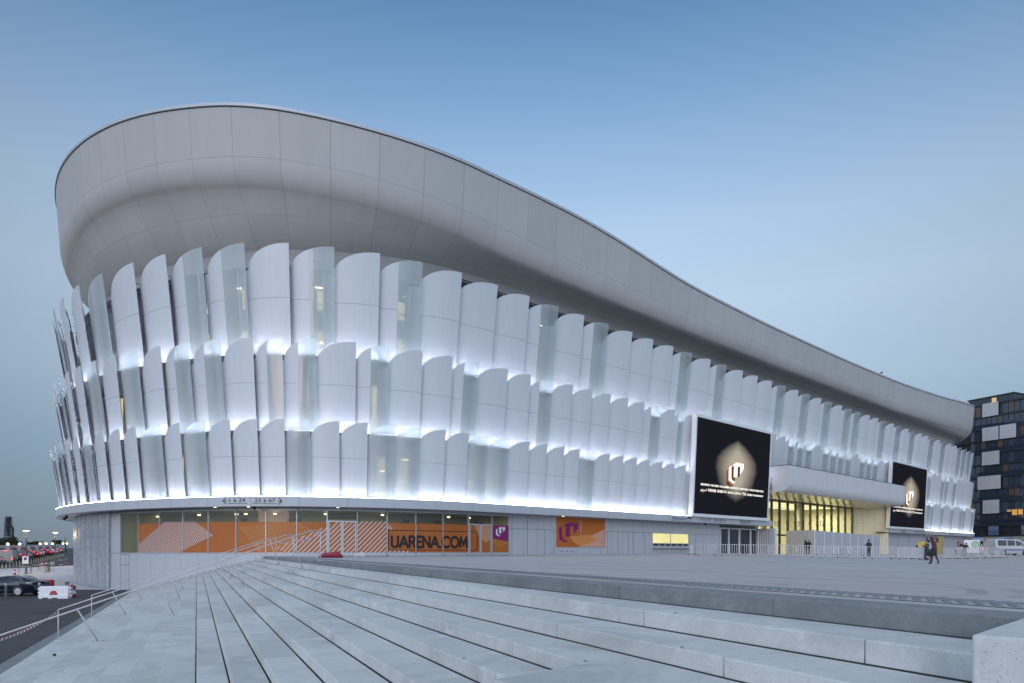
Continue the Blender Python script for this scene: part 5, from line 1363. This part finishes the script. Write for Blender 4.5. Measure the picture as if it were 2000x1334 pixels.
VW = [[(1.0, .1), (1.5, .8), (2.2, .85), (2.2, .08)], [(2.35, .08), (2.35, .85), (3.4, .85), (3.4, .08)], [(3.55, .08), (3.55, .85), (4.75, .85), (4.75, .08)]]
q = P0 + dr_ * 30.5 + lf * 3.2
dv = make_car('delivery_van', 'pale delivery van with red lights queuing between the two lamp posts', mat('van_cream', (.42, .41, .37), .4), VAN, VW[:1], [('windscreen', [(.78, -.7, 1.28), (.78, .7, 1.28), (1.3, .78, 1.95), (1.3, -.78, 1.95)])], (.9, 4.0), .34, [((5.06, .8, .8), (.06, .16, .3)), ((5.06, -.8, .8), (.06, .16, .3)), ((5.06, 0, 2.08), (.06, .6, .06))], HL, 'cars queuing on the road with tail lights on')
dv['category'] = 'van'; dv.location = (q.x, q.y, street_z(q.x, q.y) + E); dv.rotation_euler = (0, 0, math.atan2(-dr_.y, -dr_.x))
# vehicles by the tower
whitep = mat('white_car_paint', (.5, .5, .51), .25)
x, y = at(1918, 88); z = plaza_xy(x, y)
suv = make_car('estate_car', 'white estate car with its tailgate open behind the far barriers', whitep, [(0, .4, .7, .76, .7, .6), (.1, .28, .88, .93, .84, .7), (.9, .24, 1.02, 1.08, .92, .78), (1.5, .24, 1.05, 1.62, .93, .68), (2.2, .24, 1.06, 1.74, .93, .68), (4.0, .24, 1.06, 1.72, .92, .68), (4.4, .28, 1.05, 1.5, .9, .68), (4.5, .34, 1.0, 1.1, .88, .7)], [[(1.4, .1), (1.75, .8), (2.6, .88), (2.6, .06)], [(2.7, .06), (2.7, .88), (4.0, .85), (4.1, .1)]], [('rear_window', [(4.515, -.62, 1.12), (4.515, .62, 1.12), (4.46, .56, 1.6), (4.46, -.56, 1.6)])], (.85, 3.65), .35, [((4.5, .78, .9), (.08, .16, .26)), ((4.5, -.78, .9), (.08, .16, .26))], HL)
rzs = math.atan2(-.97, -.2); suv.location = (x, y + 4.2, z + E); suv.rotation_euler = (0, 0, rzs)
m = MB(); m.prism([(4.3, -.72, 1.74), (4.3, .72, 1.74), (5.15, .66, 1.95), (5.15, -.66, 1.95)], (0, 0, .05)); m.build('tailgate', whitep, suv, local=True)
m = MB()
for sg in (.55, -.55): m.tube([(1.9, sg, 1.78), (2.0, sg, 1.84), (3.9, sg, 1.82), (4.0, sg, 1.76)], .03, 6)
m.build('roof_rail', M['steel'], suv, local=True)
m = MB(); m.prism([(1.5, .97, .4), (1.3, 1.8, .4), (1.3, 1.8, 1.05), (1.5, .97, 1.05)], (.05, 0, 0)); dd = m.build('open_door', whitep, suv, local=True)
m = MB(); m.tube([(1.5, .97, 1.05), (1.45, 1.2, 1.6), (1.34, 1.7, 1.55), (1.3, 1.8, 1.05)], .03, 6); m.build('door_frame', whitep, dd, local=True)
x, y = at(1972, 92); z = plaza_xy(x, y)
van = make_car('van', 'white van parked before the dark apartment tower', whitep, VAN, VW, [('windscreen', [(.78, -.7, 1.28), (.78, .7, 1.28), (1.3, .78, 1.95), (1.3, -.78, 1.95)])], (.9, 4.0), .34, [((5.06, .8, .8), (.06, .16, .3))], HL, tail_on=False)
van['category'] = 'van'; van.location = (x + 2.2, y, z + E); van.rotation_euler = (0, 0, R(184))
m = MB(); m.box((3, 0, .72), (4.1, 1.985, .14)); m.build('blue_stripe', mat('blue_stripe', (.03, .08, .3), .4), van, local=True)
m = MB(); m.box((2.4, 0, 2.24), (.3, 1.2, .1)); m.build('light_bar', M['dark_metal'], van, local=True)
x, y = at(1898, 80); t = thing('sign_panel', 'white panel with a round green emblem beside the open estate car', 'sign', (x, y, plaza_xy(x, y)), R(-30))
m = MB(); m.box((0, 0, 1.2), (1.5, .06, 1.5)); m.build('panel', M['white'], t, local=True)
m = MB(); m.tube([(.34 + .32 * math.cos(a), -.04, 1.45 + .32 * math.sin(a)) for a in np.linspace(0, 2 * math.pi, 20)[:-1]], .05, 6, closed=True); m.tube([(.24, -.04, 1.3), (.3, -.04, 1.62)], .04, 6); m.tube([(.4, -.04, 1.3), (.44, -.04, 1.62)], .04, 6); m.build('emblem', mat('green_emblem', (.03, .3, .07), .5), t, local=True)
m = MB()
for q in (-.6, .6): m.tube([(q, 0, 0), (q, 0, .5)], .03, 6)
m.build('leg', M['steel'], t, local=True)

# ------------------------------------------------------------------ the street on the left
STL = lambda xp, yp: ground_hit(xp, yp, street_z)
for i, (xp, yp, lab) in enumerate(((12, 1168, 'grey bollard before the car door, nearest the picture edge'), (77, 1167, 'grey bollard between the dark car and the white barrier block'), (139, 1166.5, 'dark grey bollard beside the perforated metal wall'))):
    x, y, z = STL(xp, yp); t = thing('bollard', lab, 'bollard', (x, y, z), 0, 'bollards along the street')
    m = MB(); m.lathe((0, 0, 0), [(.085, 0), (.085, .98), (.075, 1.02), (0, 1.03)], 14); m.build('post', mat('bollard_grey', (.12, .125, .13), .5, .4), t, smooth=False, local=True)
    m = MB(); m.lathe((0, 0, 0), [(.0875, .86), (.0875, .98)], 14); m.build('band', M['steel'], t, local=True)
def make_block(lab, mm, L=1.85, H_=.82):
    t = thing('barrier_block', lab, 'barrier', (0, 0, 0), 0, 'plastic road barrier blocks')
    m = MB(); prof = [(-.24, 0), (-.24, .2), (-.19, .3), (-.17, H_ - .06), (-.11, H_), (.11, H_), (.17, H_ - .06), (.19, .3), (.24, .2), (.24, 0)]
    k = len(prof); P_ = [(x, y, z) for x in (-L / 2, L / 2) for y, z in prof]
    m.add(P_, [(i, (i + 1) % k, k + (i + 1) % k, k + i) for i in range(k)] + [tuple(reversed(range(k))), tuple(range(k, 2 * k))]); b = m.build('shell', mm, t, local=True, bevel=.02)
    m = MB()
    for sx_ in (-1, 1):
        for q in range(3): m.box((sx_ * (L / 2 + .05), 0, .16 + .24 * q + (.05 if sx_ > 0 else 0)), (.14, .2, .13))
    m.build('lug', mm, t, local=True)
    m = MB(); m.prism([(-.26, -.245, .26), (.26, -.245, .26), (.14, -.205, .52), (-.14, -.205, .52)], (0, .04, 0)); m.build('recess', M['red'] if mm is not M['red'] else M['white'], t, local=True)
    m = MB()
    for q in (-.5, .1): m.box((q, -.2, .03), (.34, .12, .07))
    m.build('fork_slot', M['joint'], t, local=True)
    return t
b0 = make_block('white plastic barrier block beside the dark car', M['white']); x, y, z = STL(108, 1169); b0.location = (x, y, z + E); b0.rotation_euler = (0, 0, R(4))
b1 = make_block('red plastic barrier block standing at the end of the white one', M['red'], .5); x, y, z = STL(131, 1168); b1.location = (x, y + .35, z + E); b1.rotation_euler = (0, 0, R(80))
b2 = make_block('long red plastic barrier block behind the dark car', M['red'], 2.2); x, y, z = STL(77, 1152); b2.location = (x, y, z + E); b2.rotation_euler = (0, 0, R(-4))
def conc(lab, xp, yp, d, rz):
    x, y, z = STL(xp, yp); t = MB(); t.prism([(x - d[0] / 2, y - d[1] / 2, z), (x + d[0] / 2, y - d[1] / 2, z), (x + d[0] / 2, y + d[1] / 2, z), (x - d[0] / 2, y + d[1] / 2, z)], (0, 0, d[2]))
    tag(t.build('concrete_block', M['concrete_block'], bevel=.03), lab, 'block', 'concrete blocks on the pavement')
conc('square concrete ballast block on the pale pavement', 88, 1117.5, (.95, .6, .72), 0); conc('low concrete slab lying behind the barrier blocks', 115, 1142.5, (1.5, .7, .3), 0); conc('small concrete ballast block by the farther lamp post', 105, 1104, (.75, .6, .55), 0)
def street_lamp(xp, yp, H_, lab):
    x, y, z = STL(xp, yp); t = thing('street_lamp', lab, 'street lamp', (x, y, z), 0, 'lit street lamps on the pavement')
    m = MB(); m.lathe((0, 0, 0), [(.16, 0), (.16, .25), (.1, .35), (.085, 1.2), (.06, H_)], 12); m.build('pole', mat('lamp_pole_grey', (.10, .10, .105), .5, .4), t, smooth=True, local=True)
    m = MB(); m.lathe((0, 0, H_), [(0, .14), (.24, .12), (.34, .06), (.3, .0), (.06, -.02)], 16); hd = m.build('lamp_head', M['dark_metal'], t, smooth=True, local=True)
    m = MB(); m.lathe((0, 0, H_), [(0, -.14), (.18, -.11), (.3, -.02), (.3, .05), (.06, .06)], 16); m.build('globe', M['street_glow'], hd, smooth=True, local=True)
    L = bpy.data.lights.new('street_light', 'POINT'); L.energy = 260 * K; L.color = (1, .68, .36); L.shadow_soft_size = .3; o = bpy.data.objects.new('street_light', L); col.objects.link(o); o.location = (x, y, z + E + H_ - .5)
    return x, y, z
lx, ly, lz = street_lamp(51, 1121, 5.1, 'lit street lamp carrying a no-stopping sign, left of the two')
street_lamp(108, 1106.5, 5.0, 'lit street lamp nearer the perforated wall, right of the two')
t = thing('road_sign', 'white panel with a red and blue disc on the nearer lamp post', 'sign', (lx, ly - .12, lz + 1.2))
m = MB(); m.box((0, 0, .42), (.72, .03, .84)); m.build('panel', M['white'], t, local=True)
m = MB(); m.prism([(.19 * math.cos(a), -.018, .58 + .19 * math.sin(a)) for a in np.linspace(0, 2 * math.pi, 20)[:-1]], (0, -.006, 0)); m.build('disc', M['red'], t, local=True)
m = MB(); m.prism([(.14 * math.cos(a), -.026, .58 + .14 * math.sin(a)) for a in np.linspace(0, 2 * math.pi, 20)[:-1]], (0, -.006, 0)); m.build('disc_centre', mat('sign_blue', (.02, .05, .25), .4), t, local=True)
# posts between pavement and road
pp = mat('cream_post', (.55, .46, .26), .5); m = MB(); m.lathe((0, 0, 0), [(.06, 0), (.06, .72), (.05, .76), (0, .77)], 8); post0 = m.build('kerb_post', pp, None, local=True)
NP = 28
for i in range(NP):
    q = P0.lerp(P1, i / (NP - 1)); o = post0 if i == 0 else post0.copy()
    if i: col.objects.link(o)
    o.location = (q.x, q.y, street_z(q.x, q.y) + E); tag(o, f'{ORD[i]} cream kerb post from the left between pavement and traffic', 'post', 'cream posts along the road')
# guard rails and cones
def guard(xp, yp, L, lab, rz):
    x, y, z = STL(xp, yp); t = thing('guard_rail', lab, 'railing', (x, y, z), rz, 'thin red and white guard rails'); m = MB()
    for q in (0, L): m.tube([(q, 0, 0), (q, 0, 1.05)], .03, 6)
    m.build('post', M['red'], t, local=True); m = MB()
    for h in (.35, .98): m.tube([(0, 0, h), (L, 0, h)], .022, 5)
    m.build('rail', M['white_steel'], t, local=True)
for a in ((37, 1123, 1.3, 'low guard rail left of the sign on the pale pavement', 0), (62, 1119.5, 1.5, 'low guard rail just right of the nearer lamp post', .2), (75, 1116, 1.6, 'low guard rail ending at the concrete ballast block', .3), (113, 1107, .8, 'short guard rail right of the farther lamp post', 0), (125, 1104, .7, 'short guard rail beside the perforated wall', 0)): guard(*a)
def cone(xp, yp, lab):
    x, y, z = STL(xp, yp); t = thing('traffic_cone', lab, 'cone', (x, y, z), 0, 'traffic cones on the pavement'); m = MB(); m.box((0, 0, .02), (.36, .36, .04)); m.lathe((0, 0, .04), [(.15, 0), (.045, .66), (0, .68)], 12); m.build('cone', mat('cone_red', (.45, .05, .03), .5), t, local=True)
    m = MB(); m.lathe((0, 0, .04), [(.121, .22), (.093, .40)], 12); m.build('band', M['white'], t, local=True)
cone(28.5, 1123, 'red and white traffic cone behind the car roof'); cone(82, 1105.5, 'traffic cone left of the ballast block'); cone(90.5, 1104.5, 'traffic cone behind the ballast block')
# raised road beyond the queue: embankment, parapet, mesh fence and barriers added in place of red light trails
def off(l, d): q = P0 + dr_ * l + lf * d; return q.x, q.y
ze = lambda l: -.42 + (l - 62) * .0105
LA, LB = 20., 230.
def ramp_prism(m, d0, d1, z0, z1):
    q = [Vector((*off(l, d), z)) for l, d, z in ((LA, d0, z0(LA)), (LB, d0, z0(LB)), (LB, d1, z0(LB)), (LA, d1, z0(LA)), (LA, d0, z1(LA)), (LB, d0, z1(LB)), (LB, d1, z1(LB)), (LA, d1, z1(LA)))]
    m.add(q, [(0, 1, 2, 3), (7, 6, 5, 4), (0, 4, 5, 1), (1, 5, 6, 2), (2, 6, 7, 3), (3, 7, 4, 0)])
m = MB(); ramp_prism(m, 9.5, 70, lambda l: -3.3, ze); struct(m.build('embankment', M['concrete_block']))
m = MB(); ramp_prism(m, 14, 14.3, lambda l: ze(l) - .1, lambda l: ze(l) + 1.42); tag(m.build('parapet_wall', M['pavement']), 'long pale parapet wall of the raised road above the traffic queue', 'wall')
m = MB()
for h in (0, .5, 1.0): m.tube([(*off(LA, 9.3), ze(LA) - .75 + h), (*off(LB, 9.3), ze(LB) - .75 + h)], .035, 5)
i = LA
while i < LB: x, y = off(i, 9.3); m.tube([(x, y, ze(i) - .9), (x, y, ze(i) + .25)], .03, 4); i += .6
tag(m.build('mesh_fence', mat('fence_grey', (.33, .31, .33), .5)), 'long grey mesh fence along the raised road above the cars', 'fence')
blk = {}
for i in range(26):
    l = 52 + 4.7 * i; x, y = off(l, 11.5); cn = 'red' if i % 3 else 'white'; lab = f'{ORD[i]} barrier from the left on the raised road, in place of light trails, {cn}'
    an = math.atan2(dr_.y, dr_.x)
    if cn not in blk:
        b = make_block(lab, M[cn], 4.2, .95); blk[cn] = b; b['group'] = 'barriers in place of light trails on the raised road'; b.location = (x, y, ze(l) + E); b.rotation_euler = (0, 0, an)
    else: dup(blk[cn], (x, y, ze(l)), an, lab, 'barriers in place of light trails on the raised road')
for i, xp in enumerate((15.5, 38.5, 78.5, 90, 102.5, 123, 132)):
    d = 14.1; best = min(np.arange(40, 225, .25), key=lambda q: abs(1000 + FPX * off(q, d)[0] / off(q, d)[1] - xp)); x, y = off(best, d)
    t = thing('parapet_lamp', f'{ORD[i]} glowing lamp from the left on the parapet wall', 'lamp', (x, y, ze(best) + 1.4), 0, 'lamps on the parapet wall')
    m = MB(); m.tube([(0, 0, 0), (0, 0, .2)], .05, 6); m.build('stem', M['dark_metal'], t, local=True)
    m = MB(); m.ball((0, -.02, .32), .3, 10, 7, 0, .8); m.build('globe', M['street_glow'], t, smooth=True, local=True)

# far things on the left: a skeletal tower, trees, a blue sign
Yt = 380.; X0 = (16.5 - 1000) / FPX * Yt; zz = lambda y: (YH - y) * Yt / FPX; px = Yt / FPX
t = thing('lattice_tower', 'dark skeletal industrial tower with a drum on top, far left', 'tower', (X0, Yt, zz(1062)))
dk = mat('far_steel', (.035, .04, .045), .7)
m = MB(); m.lathe((X0, Yt, 0), [(0, zz(1013.8)), (5.5 * px, zz(1013.8)), (5.5 * px, zz(1010.5)), (4 * px, zz(1008.8)), (0, zz(1008.4))], 14); m.build('drum', dk, t)
m = MB()
for a in range(8):
    ca, sa = math.cos(a * math.pi / 4), math.sin(a * math.pi / 4); m.tube([(X0 + ca * 4.6 * px, Yt + sa * 4.6 * px, zz(1014)), (X0 + ca * 6.5 * px, Yt + sa * 6.5 * px, zz(1048))], .16, 4)
for a in range(4): ca, sa = math.cos(a * 1.57 + .4), math.sin(a * 1.57 + .4); m.tube([(X0 + ca * 1.8 * px, Yt + sa * 1.8 * px, zz(1014)), (X0 + ca * 2.4 * px, Yt + sa * 2.4 * px, zz(1048))], .25, 5)
m.tube([(X0 + 8.6 * px, Yt, zz(1010)), (X0 + 8.6 * px, Yt, zz(1060))], .12, 4); m.tube([(X0 - 8.2 * px, Yt, zz(1012)), (X0 - 8.2 * px, Yt, zz(1060))], .1, 4); m.build('frame', dk, t)
for y0, y1, r_ in ((1026.5, 1027.6, 5.4), (1028.6, 1029.6, 5.4), (1046, 1047, 8.)): m = MB(); m.lathe((X0, Yt, 0), [(r_ * px * .6, zz(y1)), (r_ * px, zz(y1)), (r_ * px, zz(y0)), (r_ * px * .6, zz(y0))], 12); m.build('platform', dk, t)
m = MB(); m.box((X0 - 1 * px, Yt, (zz(1049) + zz(1066)) / 2), (13 * px, 8 * px, zz(1049) - zz(1066))); m.build('base', dk, t)
m = MB(); m.tube([(X0 + 8 * px, Yt, zz(1028)), (X0 + 9.5 * px, Yt, zz(1033)), (X0 + 9 * px, Yt, zz(1050)), (X0 + 13 * px, Yt, zz(1058))], .5, 5); m.build('chute', dk, t)
leafm = noisy('foliage', (.022, .035, .018), (.05, .075, .035), .4, .8); barkm = mat('bark', (.05, .04, .03), .9)
def tree(xp, ytop, ybot, wpx, Y, seed, lab):
    r_ = random.Random(seed); x, y = at(xp, Y); zt_, zb_ = (YH - ytop) * Y / FPX, -3.4; wd = wpx * Y / FPX / 2; zc = (YH - ybot) * Y / FPX
    t = thing('tree', lab, 'tree', (x, y, zb_), 0, 'far trees on the left'); m = MB(); m.tube([(x, y, zb_), (x + .2, y, zc), (x, y, zt_ - (zt_ - zc) * .3)], [.22, .16, .06], 7)
    for q in range(5): a = r_.uniform(0, 6.28); m.tube([(x, y, zc + (zt_ - zc) * .1 * q), (x + math.cos(a) * wd * .6, y + math.sin(a) * wd * .6, zc + (zt_ - zc) * (.4 + .1 * q))], [.12, .04], 5)
    m.build('trunk', barkm, t); m = MB()
    cl = [(r_.uniform(-.8, .8), r_.uniform(-.8, .8), r_.uniform(.1, .85), r_.uniform(.16, .36)) for _ in range(26)]
    for cx, cy, cz, cr_ in cl:
        if cx * cx + cy * cy > .9: continue
        for q in range(110):
            d = Vector((r_.gauss(0, 1), r_.gauss(0, 1), r_.gauss(0, 1))).normalized() * r_.uniform(.5, 1) ** .5 * cr_
            c = Vector((x + (cx + d.x) * wd, y + (cy + d.y) * wd, zc + (cz * (1 - .35 * (cx * cx + cy * cy)) + d.z * .8) * (zt_ - zc))); s_ = wd * r_.uniform(.025, .06)
            u = Vector((r_.gauss(0, 1), r_.gauss(0, 1), r_.gauss(0, 1))).normalized() * s_; v = u.cross(Vector((r_.gauss(0, 1), r_.gauss(0, 1), r_.gauss(0, 1)))).normalized() * s_
            m.quad(c - u - v, c + u - v, c + u + v, c - u + v)
    m.build('crown', leafm, t)
for a in ((4, 1049, 1066, 34, 300, 1, 'dark tree left of the skeletal tower'), (24, 1048, 1064, 22, 310, 2, 'dark tree at the foot of the skeletal tower'), (34, 1057, 1065, 16, 300, 3, 'low dark tree right of the skeletal tower'), (61, 1057, 1064, 14, 330, 4, 'low tree between the two lamp posts'), (73, 1056, 1064, 16, 330, 5, 'round tree between the two lamp posts'), (112, 1053.5, 1063, 20, 300, 6, 'bushy green tree behind the farther lamp post'), (124, 1060, 1065, 12, 320, 7, 'low tree beside the perforated wall')): tree(*a)
x, y = at(40, 240); m = MB(); m.box((x, y, 2.75), (1.3, .15, .45)); m.tube([(x, y, 2.6), (x, y, -3)], .08, 6); tag(m.build('blue_sign', [emis('blue_sign_light', (.05, .14, .9), .7 * K)]), 'small lit blue sign above the parapet', 'sign')
x, y = at(130.5, 200); m = MB(); m.tube([(x, y, -3), (x - .6, y, 3.9)], [.28, .1], 6); tag(m.build('mast', dk), 'thin dark mast beside the perforated wall', 'mast')

# ------------------------------------------------------------------ the apartment tower on the right
TY = 170.; TX = (1920 - 1000) / FPX * TY; TD = Vector((math.sin(R(-26)), math.cos(R(-26)), 0)); TN = Vector((-TD.y, TD.x, 0))
def tp(r_, d, z): q = Vector((TX, TY, 0)) - TD * r_ + TN * d; return (q.x, q.y, z)
def tr(xp):
    k = (xp - 1000) / FPX   # (TX - TDx r)/(TY - TDy r) = k
    return (TX - k * TY) / (TD.x - k * TD.y)
tz = lambda yp: (YH - yp) * TY / FPX
tower = thing('apartment_tower', 'dark glazed apartment tower with white shutter panels, right of the arena', 'building', tp(0, 0, -.7))
darkm = mat('tower_dark_cladding', (.022, .024, .028), .5); glassm = mat('tower_glass', (.03, .045, .07), .05, spec=.9); glass2 = mat('tower_glass_blue', (.02, .032, .055), .06, spec=.7)
shut = panel_mat('white_shutter', (.42, .43, .44), (.48, .49, .5), .95, 0, 0, 0, .5, .04, (.28, .28, .29))
def tbox(m, r0, r1, d0, d1, z0, z1, mi=0):
    o = Vector(tp(r0, d0, z0)); m.obox(o, Vector(tp(r1, d0, z0)) - o, Vector(tp(r0, d1, z0)) - o, (0, 0, z1 - z0), mi)
m = MB(); tbox(m, -9, 40, -18, -.5, -1, tz(793)); m.build('core', darkm, tower)
ZF_ = tz(793); FH = (tz(793) - tz(840)) / 2
rngt = random.Random(11); wmats = [glassm] * 5 + [mat('tower_glass_sky_reflection', (.05, .07, .10), .1, spec=.9)] * 2 + [mat('tower_glass_warm', (.05, .042, .036), .12, emit=(.5, .38, .28), es=.055 * K)]  # the bluish glass variant has a sky reflection put into its colour
bays = np.arange(-3.2, 12., 1.27)
panels = {0: [(1920.5, 1951.5)], 2: [(1920, 1951.5), (1954, 1986)], 4: [(1919.5, 1953.5)], 6: [(1911, 1956)], 8: [(1921, 1953)]}
for f in range(10):
    zt_ = ZF_ - FH * f; zb_ = zt_ - FH
    m = MB(); tbox(m, -9, 40, -.5, .25 if f % 2 else .1, zb_ - .02, zb_ + .42); m.build('floor_slab', darkm, tower)
    if f % 2:
        m = MB(); tbox(m, -3, 40, .12, .16, zb_ + .42, zb_ + 1.25); m.build('balustrade', glass2, tower)
    for i in range(len(bays) - 1):
        a, b = bays[i] + .05, bays[i + 1] - .05
        if any(tr(p0) - .2 < a and b < tr(p1) + .2 for p0, p1 in panels.get(f, [])): continue
        m = MB(); q = [tp(a, -.3, zb_ + .44), tp(b, -.3, zb_ + .44), tp(b, -.3, zt_ - .05), tp(a, -.3, zt_ - .05)]; m.poly(q); m.build('window', rngt.choice(wmats), tower)
    for p0, p1 in panels.get(f, []):
        r0, r1 = tr(p0), tr(p1); m = MB(); o = Vector(tp(r0, .3, zb_ + .1)); a = Vector(tp(r1, .3, zb_ + .1)); L = (a - o).length; z0, z1_ = zb_ + .12, zt_ + .42
        P_ = [tp(r0, .38, z0), tp(r1, .38, z0), tp(r1, .38, z1_), tp(r0, .38, z1_)]; m.add(P_, [(0, 1, 2, 3)], 0, [(0, z0), (L, z0), (L, z1_), (0, z1_)]); tbox(m, r0, r1, .28, .375, z0, z1_); m.build('shutter_panel', shut, tower)
m = MB()
for b in bays: tbox(m, b - .05, b + .05, -.38, -.2, ZF_ - FH * 10, ZF_)
m.build('mullion', darkm, tower)
for x0, x1, y0, y1, mm in ((1968, 1976.5, 995.5, 999.5, 'amber'), (1978, 1988, 995, 1006, 'orange'), (1990, 1999, 994.5, 1005, 'orange')):
    m = MB(); m.poly([tp(tr(a), .3, (YH - b) * tp(tr(a), 0, 0)[1] / FPX) for a, b in ((x0, y1), (x1, y1), (x1, y0), (x0, y0))]); m.build('lit_window', emis('tower_' + mm, (.75, .42, .12) if mm == 'orange' else (.55, .36, .16), .8 * K), tower)
# penthouse
m = MB(); r0, r1 = tr(1888), tr(1976); zt_ = tz(777.5); tbox(m, r0, r1, -8, -.9, ZF_ + .3, zt_); ph = m.build('penthouse', glass2, tower)
m = MB(); tbox(m, r0 - .2, r1 + .2, -8.2, -.6, zt_, zt_ + .25); tbox(m, -9, 40, -18, .2, ZF_ - .05, ZF_ + .35); m.build('penthouse_roof', darkm, ph)
m = MB(); m.poly([tp(tr(1933), -.86, ZF_ + .4), tp(tr(1942), -.86, ZF_ + .4), tp(tr(1942), -.86, zt_ - .25), tp(tr(1933), -.86, zt_ - .25)]); m.build('lit_window', emis('penthouse_light', (.85, .6, .3), .85 * K), ph)
# podium
m = MB(); zp0, zp1 = tz(1046), tz(1017); tbox(m, -10, 40, -.5, .5, zp0 - .3, zp0 + .1); tbox(m, -10, 40, -.5, .4, zp1 - .1, zp1 + .35); m.build('podium_slab', darkm, tower)
for x0, x1 in ((1931, 1951), (1995, 2010)): m = MB(); tbox(m, tr(x0), tr(x1), .05, .15, zp0 + .1, zp1 - .1); m.build('blue_screen', mat('blue_grey_glass', (.14, .2, .32), .3), tower)
for k in range(7):
    r0 = -6 + k * 6.2; m = MB(); tbox(m, r0, r0 + 3.4, -.2, .3, -1.2, zp0 - 1.6); tbox(m, r0, r0 + 3.4, -.3, .25, zp0 - 1.6, zp0 - .3, 1); m.build('podium_wall', [M['pavement'], M['concrete_block']], tower)
    m = MB(); tbox(m, r0 + 3.4, r0 + 6.2, -.3, 0, zp0 - 1.4, zp0 - .4); m.build('podium_window', mat('podium_glow', (.2, .28, .45), .3, emit=(.3, .45, .8), es=.22 * K), tower)
m = MB(); m.tube([tp(-9, .5, zp0 + 1.1), tp(40, .5, zp0 + 1.1)], .05, 5); m.tube([tp(-9, .5, zp0 + .6), tp(40, .5, zp0 + .6)], .04, 5)
for k in range(16): m.tube([tp(-9 + 3 * k, .5, zp0), tp(-9 + 3 * k, .5, zp0 + 1.1)], .05, 5)
m.build('railing', M['dark_metal'], tower)
